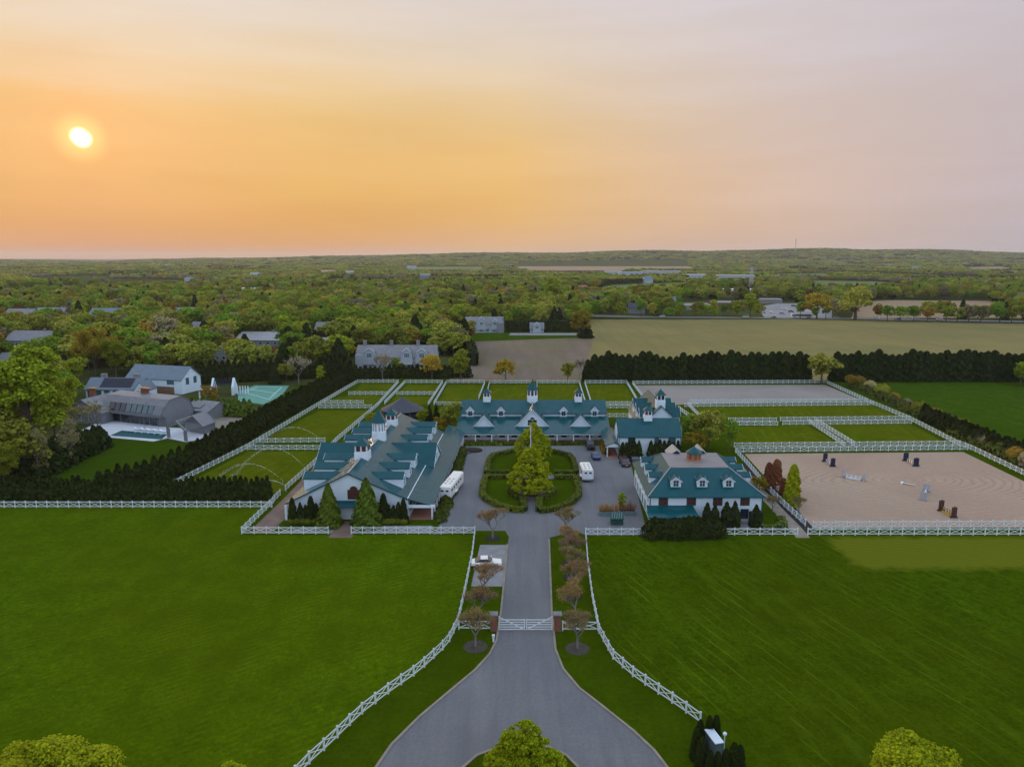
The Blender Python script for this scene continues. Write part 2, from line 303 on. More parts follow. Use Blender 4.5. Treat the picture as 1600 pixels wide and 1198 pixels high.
# ------------------------------------------------------------------ mesh building
class MB:
    def __init__(s): s.v = []; s.f = []; s.m = []; s.uv = []
    def face(s, pts, m=0, uv=None):
        b = len(s.v); s.v += [tuple(p) for p in pts]; s.f.append(tuple(range(b, b + len(pts)))); s.m.append(m); s.uv.append(uv)
    def box(s, x0, x1, y0, y1, z0, z1, m=0):
        s.hexa([(x0, y0, z0), (x1, y0, z0), (x1, y1, z0), (x0, y1, z0)], [(x0, y0, z1), (x1, y0, z1), (x1, y1, z1), (x0, y1, z1)], m)
    def hexa(s, lo, hi, m=0, uvtop=None):
        b = len(s.v); n = len(lo); s.v += [tuple(p) for p in lo] + [tuple(p) for p in hi]
        s.f.append(tuple(range(b + n - 1, b - 1, -1))); s.m.append(m); s.uv.append(None)
        s.f.append(tuple(range(b + n, b + 2 * n))); s.m.append(m); s.uv.append(uvtop)
        for i in range(n):
            j = (i + 1) % n; s.f.append((b + i, b + j, b + n + j, b + n + i)); s.m.append(m); s.uv.append(None)
    def prism(s, poly, z0, z1, m=0): s.hexa([(p[0], p[1], z0) for p in poly], [(p[0], p[1], z1) for p in poly], m)
    def slab(s, pts, th=.16, m=0):
        p0 = Vector(pts[0]); e = (Vector(pts[1]) - p0).normalized(); nn = (Vector(pts[1]) - p0).cross(Vector(pts[-1]) - p0).normalized(); f = nn.cross(e)
        uv = [((Vector(p) - p0).dot(e), (Vector(p) - p0).dot(f)) for p in pts]
        if nn.z < 0: pts = pts[::-1]; uv = uv[::-1]
        s.hexa([(p[0], p[1], p[2] - th) for p in pts], pts, m, uv)
    def bar(s, a, b, w, h, m=0):
        a = Vector(a); b = Vector(b); d = (b - a).normalized(); up = Vector((0, 0, 1)) if abs(d.z) < .95 else Vector((0, 1, 0)); x = d.cross(up).normalized() * w / 2; y = x.cross(d).normalized() * h / 2
        s.hexa([a - x - y, a + x - y, a + x + y, a - x + y], [b - x - y, b + x - y, b + x + y, b - x + y], m)
    def tube(s, a, b, r0, r1, n=6, m=0):
        a = Vector(a); b = Vector(b); d = (b - a).normalized(); up = Vector((0, 0, 1)) if abs(d.z) < .9 else Vector((0, 1, 0)); x = d.cross(up).normalized(); y = x.cross(d)
        s.hexa([a + (x * math.cos(2 * PI * i / n) + y * math.sin(2 * PI * i / n)) * r0 for i in range(n)], [b + (x * math.cos(2 * PI * i / n) + y * math.sin(2 * PI * i / n)) * r1 for i in range(n)], m)
    def lathe(s, c, prof, n=8, m=0, rot=0., sq=1.):
        b = len(s.v)
        for r, z in prof:
            for i in range(n):
                t = rot + 2 * PI * i / n; s.v.append((c[0] + r * math.cos(t), c[1] + r * math.sin(t) * sq, c[2] + z))
        for k in range(len(prof) - 1):
            for i in range(n):
                j = (i + 1) % n; q = b + k * n; s.f.append((q + i, q + j, q + n + j, q + n + i)); s.m.append(m); s.uv.append(None)
        s.f.append(tuple(b + i for i in range(n - 1, -1, -1))); s.m.append(m); s.uv.append(None)
        q = b + (len(prof) - 1) * n; s.f.append(tuple(q + i for i in range(n))); s.m.append(m); s.uv.append(None)
    def mesh(s, name, mats, tf=None, smooth=False):
        me = bpy.data.meshes.new(name); me.from_pydata([tf(*p) for p in s.v] if tf else s.v, [], s.f)
        for m in (mats if isinstance(mats, list) else [mats]): me.materials.append(M[m] if isinstance(m, str) else m)
        me.polygons.foreach_set('material_index', s.m)
        if any(s.uv):
            uvl = me.uv_layers.new(name='UVMap'); k = 0; d = uvl.data
            for f, uv in zip(s.f, s.uv):
                for i in range(len(f)):
                    if uv: d[k + i].uv = uv[i]
                k += len(f)
        if smooth: me.polygons.foreach_set('use_smooth', [True] * len(s.f))
        me.update(); return me
    def build(s, name, mats, parent=None, tf=None, loc=None, smooth=False):
        return link(name, s.mesh(name, mats, tf, smooth), parent, loc)
def link(name, me, parent=None, loc=None):
    o = bpy.data.objects.new(name, me); col.objects.link(o)
    if parent: o.parent = parent
    if loc: o.location = loc
    return o
def tag(o, label=None, cat=None, group=None, kind=None):
    if label: o['label'] = label
    if cat: o['category'] = cat
    if group: o['group'] = group
    if kind: o['kind'] = kind
    return o
def thing(name, label, cat, loc=(0, 0, 0), rz=0., group=None, sc=1.):
    o = bpy.data.objects.new(name, None); col.objects.link(o); o.location = loc if len(loc) == 3 else (*loc, 0); o.rotation_euler = (0, 0, rz); o.scale = (sc, sc, sc); o.empty_display_size = .5
    return tag(o, label, cat, group)
def copytree(src, loc, rz=0., sc=None, label=None, group=None, cat=None):
    r = src.copy(); col.objects.link(r); r.location = loc if len(loc) == 3 else (*loc, 0); r.rotation_euler = (0, 0, rz)
    if sc is not None: r.scale = sc if isinstance(sc, tuple) else (sc, sc, sc)
    if label: r['label'] = label
    if group: r['group'] = group
    for ch in src.children:
        c = ch.copy(); col.objects.link(c); c.parent = r
        for g in ch.children:
            d = g.copy(); col.objects.link(d); d.parent = c
    return r
def sheet(name, pts, z, mat, world=False, kind='structure', px=True):
    pp = [P(*p) for p in pts] if px else pts
    me = bpy.data.meshes.new(name); me.from_pydata([(x, y, z) for x, y in pp], [], [tuple(range(len(pp)))])
    me.materials.append(M[mat]); me.update()
    if me.polygons[0].normal.z < 0: me.flip_normals()
    o = link(name, me); o['kind'] = kind; return o

# ------------------------------------------------------------------ terrain
SKY = [(-300, 404), (0, 406), (100, 407), (165, 409.5), (215, 406), (320, 403.5), (420, 403), (520, 400), (600, 399), (700, 396.5), (750, 395), (880, 396), (960, 392.5), (1010, 391.5), (1100, 393), (1190, 391), (1240, 389), (1310, 388.8), (1350, 390.5), (1450, 390), (1530, 393), (1600, 395.5), (1900, 398)]
def skyz(x, y, r):
    px = 800 + F * x / max(y * CT, 1) ; px = max(-299, min(1899, px))
    for (a, b), (c, d) in zip(SKY, SKY[1:]):
        if a <= px <= c: yy = b + (d - b) * (px - a) / (c - a); break
    return CH + (402 - yy) / F * y
def smooth(t): t = max(0., min(1., t)); return t * t * (3 - 2 * t)
def terr(x, y):
    if y < 1500: return 0.
    t = smooth((y - 3400) / 2400)
    top = skyz(x, 5800, 5800) - 13 if y > 1 else 0
    top = skyz(x * 5800 / y, 5800, 0) - 13
    fall = smooth((y - 6200) / 3000)
    return t * (top + 5 * mnoise.noise(Vector((x / 260, y / 400, 3.3)))) * (1 - .5 * fall) + smooth((y - 1500) / 1500) * 1.5 * mnoise.noise(Vector((x / 300, y / 300, 0)))
mb = []
ys = [-3000, -600, 0, 300, 700, 1100, 1500] + [1500 + 125 * i for i in range(1, 61)] + [10000, 14000, 20000]
vs = []; fs = []; nx = 90
for y in ys:
    w = max(abs(y) * 1.6, 2600)
    for i in range(nx + 1):
        x = -w + 2 * w * i / nx; vs.append((x, y, terr(x, y) - .02))
for j in range(len(ys) - 1):
    for i in range(nx): a = j * (nx + 1) + i; fs.append((a, a + 1, a + nx + 2, a + nx + 1))
me = bpy.data.meshes.new('ground'); me.from_pydata(vs, [], fs); me.materials.append(M['wild']); me.update(); tag(link('ground', me), kind='structure')

OPEN = []      # open land, kept free of forest trees (world polygons)
def openland(pts): q = [P(*p) for p in pts]; OPEN.append(q)
openland([(60, 790), (-600, 800), (-900, 1300), (2600, 1300), (2300, 800), (1900, 640), (1640, 596), (1290, 588), (700, 586), (545, 586), (480, 590), (370, 585), (110, 590), (60, 700)])
farf = [('field', [(915, 499), (1240, 499), (2100, 515), (2100, 598), (906, 592), (905, 560)], 'tan', .03),
        ('field', [(735, 532), (928, 524), (911, 596), (700, 596), (725, 560)], 'brownf', .05),
        ('lawn', [(680, 523), (740, 519), (928, 519), (921, 527), (735, 534), (700, 536)], 'meadow', .07),
        ('field', [(1340, 472), (1385, 469), (1545, 470), (1580, 480), (1600, 492), (1600, 497), (1330, 497), (1335, 485)], 'tan2', .03),
        ('field', [(1262, 438), (1370, 439.5), (1435, 446), (1450, 458), (1262, 460)], 'palegreen', .03),
        ('field', [(880, 466), (955, 445), (1080, 441), (1075, 456), (990, 462), (900, 467)], 'palegreen', .03),
        ('field', [(806, 415), (1076, 414.6), (1095, 424), (800, 424)], 'tan2', 2.6),
        ('field', [(620, 417.5), (755, 417), (765, 426), (632, 426)], 'palegreen', 1.6),
        ('field', [(0, 455), (140, 449), (360, 442), (366, 450), (145, 459), (135, 463), (0, 466)], 'palegreen', .03),
        ('field', [(90, 450), (142, 449), (140, 461), (92, 461)], 'palegreen', .06),
        ('field', [(496, 422), (530, 422), (534, 430), (494, 430)], 'tan2', 1.0),
        ('field', [(1500, 418), (1570, 417), (1590, 424), (1505, 425)], 'tan2', 1.6),
        ('field', [(1200, 428), (1290, 427), (1320, 436), (1200, 437)], 'palegreen', .06)]
for n, pts, m, z in farf: sheet(n, pts, z, m); openland(pts)
def widen(pts, w):
    out = []
    for i, p in enumerate(pts):
        a = Vector(pts[max(0, i - 1)]); b = Vector(pts[min(len(pts) - 1, i + 1)]); d = (b - a).normalized(); n = Vector((-d.y, d.x)) * w / 2; out.append((Vector(p) + n, Vector(p) - n))
    return [tuple(a) for a, b in out] + [tuple(b) for a, b in out[::-1]]
HWY = [P(x, y) for x, y in ((860, 492), (1000, 495), (1190, 496.5), (1400, 499), (1600, 502.5), (1900, 510))]
hwp = widen(HWY, 13); sheet('road', hwp, .05, 'asphalt', px=False); OPEN.append(widen(HWY, 22))
lot = [(1180, 480), (1215, 474), (1265, 474), (1300, 484), (1300, 497), (1195, 496)]; sheet('car_park', lot, .04, 'concrete'); openland(lot)
openland([(1060, 470), (1240, 470), (1250, 485), (1060, 484)])
openland([(690, 515), (930, 512), (930, 530), (690, 535)]); openland([(540, 560), (740, 556), (740, 596), (540, 596)])

# ------------------------------------------------------------------ yard ground sheets
sheet('estate_ground', [(-600, 800), (-1200, 1300), (3000, 1300), (2400, 800), (1900, 640), (1640, 597), (1290, 592), (545, 590), (270, 757)], .002, 'verge')
sheet('lawn', [(-700, 793), (428, 786), (378, 836), (742, 835), (738, 870), (728, 920), (716, 975), (700, 1008), (655, 1050), (605, 1085), (560, 1120), (520, 1160), (478, 1198), (430, 1260), (-1600, 1300)], .006, 'lawnL')
sheet('lawn', [(915, 837), (918, 880), (925, 935), (936, 990), (958, 1030), (990, 1058), (1030, 1085), (1060, 1105), (1095, 1130), (1180, 1200), (1240, 1290), (3000, 1300), (2300, 836)], .006, 'lawnR')
sheet('field', [(1368, 599), (1540, 596), (1700, 625), (1800, 780), (1500, 668)], .006, 'meadow')
sheet('lawn', [(50, 760), (70, 738), (165, 682), (262, 688), (292, 692), (345, 674), (470, 600), (545, 590), (375, 690), (290, 742), (200, 764)], .008, 'meadow')
yard = [(676, 835), (690, 815), (728, 697), (941, 696), (956, 712), (985, 722), (1003, 800), (1012, 836), (915, 836), (900, 829), (858, 840), (862, 955), (868, 1015), (880, 1045), (905, 1075), (940, 1102), (990, 1142), (1022, 1172), (1042, 1198), (1075, 1265),
        (560, 1265), (588, 1198), (612, 1163), (655, 1120), (700, 1082), (742, 1047), (765, 1022), (776, 1000), (783, 955), (795, 838), (789, 829), (742, 829)]
sheet('driveway', yard, .012, 'asphalt')
def ribbon(name, pts, w, z0, z1, mat, parent=None):
    pp = [P(*p) for p in pts] if parent != 'w' else pts; q = widen(pp, w); b = MB(); n = len(pp)
    for i in range(n - 1): b.hexa([(*q[i], z0), (*q[2 * n - 1 - i], z0), (*q[2 * n - 2 - i], z0), (*q[i + 1], z0)], [(*q[i], z1), (*q[2 * n - 1 - i], z1), (*q[2 * n - 2 - i], z1), (*q[i + 1], z1)])
    return tag(b.build(name, mat), kind='structure')
ribbon('kerb', [(858, 842), (862, 955), (868, 1015), (880, 1045), (905, 1075), (940, 1102), (990, 1142), (1022, 1172), (1042, 1198), (1075, 1265)], .28, -.02, .12, 'sandpath')
ribbon('kerb', [(560, 1265), (588, 1198), (612, 1163), (655, 1120), (700, 1082), (742, 1047), (765, 1022), (776, 1000), (783, 955), (793, 850)], .28, -.02, .12, 'sandpath')
isl = [(700, 1270), (722, 1200), (745, 1180), (780, 1167), (818, 1163), (856, 1167), (885, 1180), (905, 1200), (940, 1270)]
sheet('traffic_island', isl, .02, 'verge'); ribbon('kerb', isl, .28, -.02, .13, 'sandpath')
sheet('parking_pad', [(750, 851), (793, 851), (785, 916), (736, 916)], .018, 'concrete')
sheet('brick_path', [(392, 832), (398, 822), (447, 775), (492, 728), (500, 712), (516, 716), (500, 760), (470, 790), (430, 824), (425, 832)], .012, 'brownpath')
sheet('brick_path', [(452, 785), (488, 742), (505, 742), (490, 790)], .018, 'salmon')
sheet('forecourt', [(440, 829), (510, 821), (676, 821), (676, 833), (420, 833)], .010, 'concrete')
sheet('brick_path', [(513, 840), (530, 814), (562, 814), (550, 840)], .016, 'brownpath')
sheet('gravel_path', [(1244, 840), (1266, 840), (1222, 790), (1196, 768), (1160, 728), (1150, 728), (1186, 775), (1210, 800), (1230, 822)], .014, 'sandpath')
sheet('planting_bed', [(1262, 834), (1222, 794), (1170, 738), (1160, 722), (1168, 722), (1200, 752), (1240, 790), (1272, 826)], .022, 'mulch')
sheet('planting_bed', [(1100, 832), (1240, 828), (1208, 800), (1186, 775), (1100, 800)], .009, 'verge')
sheet('terrace', [(1095, 828), (1200, 826), (1190, 815), (1100, 815)], .03, 'concrete')
sheet('riding_arena', [(1163, 709), (1505, 706), (1700, 800), (1700, 824), (1268, 825)], .012, 'sand')
sheet('riding_arena', [(992, 602), (1289, 601), (1346, 625), (1090, 631), (1016, 634)], .012, 'sand2')
for pts in ([(500, 632), (503, 627), (545, 618), (600, 618), (585, 632)], [(549, 613), (566, 600), (618, 600), (604, 613)], [(408, 688), (500, 641), (576, 641), (527, 689)], [(289, 757), (388, 705), (500, 705), (497, 722), (443, 766), (430, 772), (280, 770)],
            [(625, 612), (636, 601), (688, 601), (678, 613)], [(606, 632), (619, 619), (676, 619), (670, 632)], [(683, 630), (700, 601), (755, 601), (747, 630)], [(768, 601), (829, 601), (829, 632), (762, 632)], [(841, 601), (903, 601), (912, 632), (841, 632)],
            [(917, 601), (977, 601), (996, 631), (924, 631)], [(944, 640), (1008, 640), (1012, 652), (944, 652)], [(1085, 636), (1356, 631), (1412, 652), (1100, 655)], [(1130, 667), (1262, 664), (1312, 695), (1140, 698)], [(1280, 662), (1418, 660), (1478, 692), (1336, 694)]):
    sheet('paddock', pts, .006, 'paddock')

# ------------------------------------------------------------------ trees
def leafmesh(name, C, Nn, S, mat, asp=1.0):
    n = len(C); C = np.asarray(C, float); Nn = np.asarray(Nn, float); Nn /= np.linalg.norm(Nn, axis=1)[:, None] + 1e-9
    r = nrs.normal(size=(n, 3)); T = np.cross(Nn, r); T /= np.linalg.norm(T, axis=1)[:, None] + 1e-9; B = np.cross(Nn, T)
    S = np.asarray(S)[:, None] / 2
    V = np.stack([C - T * S - B * S * asp, C + T * S - B * S * asp * .6, C + T * S * .7 + B * S * asp, C - T * S * .8 + B * S * asp * .9], 1).reshape(-1, 3)
    me = bpy.data.meshes.new(name); me.vertices.add(4 * n); me.vertices.foreach_set('co', V.ravel().astype(np.float32))
    me.loops.add(4 * n); me.loops.foreach_set('vertex_index', np.arange(4 * n, dtype=np.int32)); me.polygons.add(n); me.polygons.foreach_set('loop_start', np.arange(0, 4 * n, 4, dtype=np.int32))
    me.materials.append(M[mat]); me.update(calc_edges=True); return me
def lobes(kind, seed, H=10.):
    r = random.Random(seed); out = []
    if kind == 'round':
        for i in range(17):
            a = r.uniform(0, 2 * PI); t = r.random(); z = H * (.36 + .52 * t); rr = H * .30 * math.sin(PI * min(1, .22 + .78 * (1 - t) ** .7)) * r.uniform(.5, 1.05); out.append((rr * math.cos(a), rr * math.sin(a), z, H * r.uniform(.10, .17)))
        out.append((0, 0, H * .55, H * .24)); out.append((0, 0, H * .82, H * .15))
    elif kind == 'wide':
        for i in range(20):
            a = r.uniform(0, 2 * PI); t = r.random(); z = H * (.34 + .5 * t); rr = H * .42 * math.sqrt(max(0, 1 - (t * 1.05 - .2) ** 2)) * r.uniform(.5, 1.0); out.append((rr * math.cos(a), rr * math.sin(a), z, H * r.uniform(.11, .18)))
        out.append((0, 0, H * .6, H * .28))
    elif kind == 'oval':
        for i in range(16):
            a = r.uniform(0, 2 * PI); t = r.random(); z = H * (.22 + .68 * t); rr = H * .2 * math.sin(PI * (.12 + .8 * t)) * r.uniform(.5, 1.05); out.append((rr * math.cos(a), rr * math.sin(a), z, H * r.uniform(.08, .13)))
        out.append((0, 0, H * .5, H * .17)); out.append((0, 0, H * .9, H * .08))
    elif kind == 'pyr':
        for i in range(120):
            a = r.uniform(0, 2 * PI); t = r.random() ** 1.35; rr = H * .45 * (1 - t) ** .6 * (1 if t > .12 else .62 + t * 3.1) * r.uniform(.72, 1.02); out.append((rr * math.cos(a), rr * math.sin(a), H * (.13 + .82 * t), H * r.uniform(.042, .078) * (1.2 - .7 * t)))
        out += [(0, 0, H * .32, H * .27), (0, 0, H * .5, H * .2), (0, 0, H * .7, H * .12), (0, 0, H * .9, H * .05)]
    elif kind == 'egg':
        for i in range(90):
            a = r.uniform(0, 2 * PI); t = r.random() ** .9; rr = H * .43 * (1 - (abs(t - .28) / (.72 if t > .28 else .5)) ** 1.7) * r.uniform(.78, 1.0); out.append((rr * math.cos(a), rr * math.sin(a), H * (.14 + .82 * t), H * r.uniform(.045, .085) * (1.15 - .6 * t)))
        out += [(0, 0, H * .4, H * .28), (0, 0, H * .6, H * .2), (0, 0, H * .8, H * .1)]
    elif kind == 'clump':
        for i in range(9):
            out.append((r.uniform(-1.15, 1.15) * H, r.uniform(-1.15, 1.15) * H, H * r.uniform(.42, .78), H * r.uniform(.3, .42)))
    return out
def sublobes(lb, kind):
    k = 9 if kind != 'clump' else 5; out = []
    for x, y, z, r in lb:
        d = nrs.normal(size=(k, 3)); d[:, 2] = np.abs(d[:, 2]) * .9 - .25; d /= np.linalg.norm(d, axis=1)[:, None]
        for q in d: rr = r * nrs.uniform(.28, .5); out.append((x + q[0] * r * .85, y + q[1] * r * .85, z + q[2] * r * .85, rr))
    return np.array(out)
def crown(name, kind, seed, n, size, mat, H=10., gap=.12):
    lb = np.array(lobes(kind, seed, H)); lb = sublobes(lb, kind); w = lb[:, 3] ** 2; k = nrs.choice(len(lb), n, p=w / w.sum())
    d = nrs.normal(size=(n, 3)); d[:, 2] = np.where(d[:, 2] < -.5, -d[:, 2], d[:, 2]); d /= np.linalg.norm(d, axis=1)[:, None]
    C = lb[k, :3] + d * (lb[k, 3] * (.55 + .75 * nrs.rand(n) ** .8))[:, None]
    return leafmesh(name, C, d + nrs.normal(size=(n, 3)) * .55 + np.array([0, 0, .35]), size * (.6 + .8 * nrs.rand(n)), mat)
def trunkmesh(kind, seed, H=10., mat='bark', limbs=7, r0=.22):
    b = MB(); r = random.Random(seed); lb = lobes(kind, seed, H); th = H * (.8 if kind in ('pyr', 'oval') else .55)
    b.tube((0, 0, -.05), (0, 0, th * .45), r0 * 1.25, r0 * .85, 7); b.tube((0, 0, th * .45), (r.uniform(-.2, .2), r.uniform(-.2, .2), th), r0 * .85, r0 * .35, 7)
    for l in r.sample(lb, min(limbs, len(lb))): z0 = min(l[2] * .55, th * .9); b.tube((0, 0, z0), (l[0] * .9, l[1] * .9, l[2]), r0 * .42, r0 * .12, 5)
    return b.mesh('trunk', mat)
def mk(kind, seed, n, size, mat, label='tree', limbs=7, bark='bark', r0=.22):
    return (crown('crown', kind, seed, n, size, mat), trunkmesh(kind, seed, 10, bark, limbs, r0))
def put(name, meshes, loc, h, label, group=None, rz=None, cat='tree', wide=1.):
    t = thing(name, label, cat, loc, rnd.uniform(0, 6.28) if rz is None else rz, group); s = h / 10; t.scale = (s * wide, s * wide, s)
    link('crown', meshes[0], t); link('trunk', meshes[1], t); return t
def pxtree(name, meshes, px, pyb, pyt, label, **k):
    h = max(1.5, ZT(px, pyb, pyt)); x, y = P(px, pyb); return put(name, meshes, (x, y, 0), h, label, **k)
# conifers: tiers of needle sprays round a stem
def conifer(name, seed, n, size, mat, H=10., R=2.6, power=.85, low=.02, droop=0.):
    t = nrs.rand(n) ** 1.35; a = nrs.rand(n) * 2 * PI; z = H * (low + (1 - low) * t)
    prof = (1 - t) ** power * (1 + .16 * np.sin(a * 5 + t * 22 + seed) + .10 * np.sin(a * 9 - t * 47)); rr = R * prof * (.78 + .26 * nrs.rand(n)) + .04
    C = np.stack([rr * np.cos(a), rr * np.sin(a), z], 1); Nn = np.stack([np.cos(a), np.sin(a), np.full(n, .45)], 1) + nrs.normal(size=(n, 3)) * .45
    return leafmesh(name, C, Nn, size * (.6 + .8 * nrs.rand(n)), mat, 1.5)
def stemcone(R=2.6, H=10., mat='hedgecore', power=1.):
    b = MB(); b.lathe((0, 0, 0), [(.14, -.05), (.14, .3), (R * .72, .35), (R * .55, H * .3), (R * .33, H * .6), (.05, H * .97)], 8, 0); return b.mesh('trunk', mat)
# budding tree with real branches
def twigtree(seed, H, leafmat, nleaf, lsize, spread=.55, barkm='barkg', r0=.16, depth=5, cup=.35, tw=.011):
    b = MB(); r = random.Random(seed); tips = []
    def grow(p, d, ln, rad, k):
        q = p + d * ln; b.tube(p, q, rad, rad * .68, 5 if k > 2 else 4)
        if k <= 3: tips.append((p, q))
        if k == 0: return
        for i in range(3 if k > 1 else 2):
            a = r.uniform(0, 2 * PI); v = Vector((math.cos(a), math.sin(a), r.uniform(-.1, .5))); nd = (d * (1 - spread) + v * spread + Vector((0, 0, cup * .4))).normalized()
            grow(q, nd, ln * r.uniform(.66, .86), max(rad * .6, tw), k - 1)
    grow(Vector((0, 0, -.03)), Vector((0, 0, 1)), H * .25, r0, depth)
    pts = []
    for i in range(nleaf):
        p, q = tips[r.randrange(len(tips))]; c = p.lerp(q, r.uniform(.1, 1.2)); g_ = .028 * H; pts.append((c.x + r.gauss(0, g_), c.y + r.gauss(0, g_), c.z + r.gauss(0, g_ * .8)))
    cm = leafmesh('crown', pts, nrs.normal(size=(nleaf, 3)) + np.array([0, 0, .5]), lsize * (.5 + nrs.rand(nleaf)), leafmat)
    return (cm, b.mesh('trunk', barkm))
def nth(n): return ['first', 'second', 'third', 'fourth', 'fifth', 'sixth', 'seventh', 'eighth', 'ninth', 'tenth', 'eleventh', 'twelfth', 'thirteenth', 'fourteenth', 'fifteenth', 'sixteenth', 'seventeenth', 'eighteenth', 'nineteenth', 'twentieth'][n - 1] if n <= 20 else {2: 'twenty', 3: 'thirty'}[n // 10] + '-' + nth(n % 10) if n % 10 else {3: 'thirtieth'}[n // 10]

# ------------------------------------------------------------------ distant woods
BG = {}
for i, (k, mt, nm) in enumerate([('round', 'green', 'green'), ('wide', 'green', 'green'), ('round', 'olive', 'olive'), ('wide', 'olive', 'olive'), ('round', 'olive2', 'pale'), ('wide', 'olive2', 'pale'), ('round', 'spring', 'spring'), ('oval', 'spring', 'spring'), ('wide', 'golden', 'golden'), ('round', 'rust', 'rust'), ('wide', 'greyl', 'grey'), ('round', 'maroonl', 'maroon')]):
    BG.setdefault(nm, []).append(mk(k, 40 + i, 3000, .40 if k != 'oval' else .34, mt))
BG['pine'] = [(conifer('crown', 3, 2600, .45, 'pine', 10, 2.7, .7), stemcone(2.5)), (conifer('crown', 8, 2600, .45, 'pine', 10, 2.1, .55), stemcone(2.0))]
KW = [('green', 20), ('olive', 32), ('pale', 20), ('spring', 13), ('golden', 2.5), ('rust', 5), ('grey', 7), ('pine', 9), ('maroon', .6)]
LBL = {'green': 'mid green tree', 'olive': 'olive brown tree', 'pale': 'pale olive tree', 'spring': 'yellow-green tree', 'golden': 'golden tree', 'rust': 'rusty brown tree', 'grey': 'grey half-bare tree', 'pine': 'dark green conifer', 'maroon': 'maroon tree'}
def pick(x, y):
    f = mnoise.noise(Vector((x / 90, y / 90, 1))) * 1.2; tot = []
    for k, w in KW:
        if k == 'pine': w = w * (.6 + 4 * max(0, mnoise.noise(Vector((x / 70, y / 110, 9)))))
        if k in ('olive', 'rust', 'grey'): w *= math.exp(f)
        if k in ('green', 'spring'): w *= math.exp(-f)
        tot.append((k, w))
    s = rnd.random() * sum(w for _, w in tot)
    for k, w in tot:
        s -= w
        if s <= 0: return k
    return 'olive'
CLR = []   # small clearings round far houses: (x, y, radius)
def clear(px, py, r, front=0): x, y = P(px, py); CLR.append((x, y, r, front))
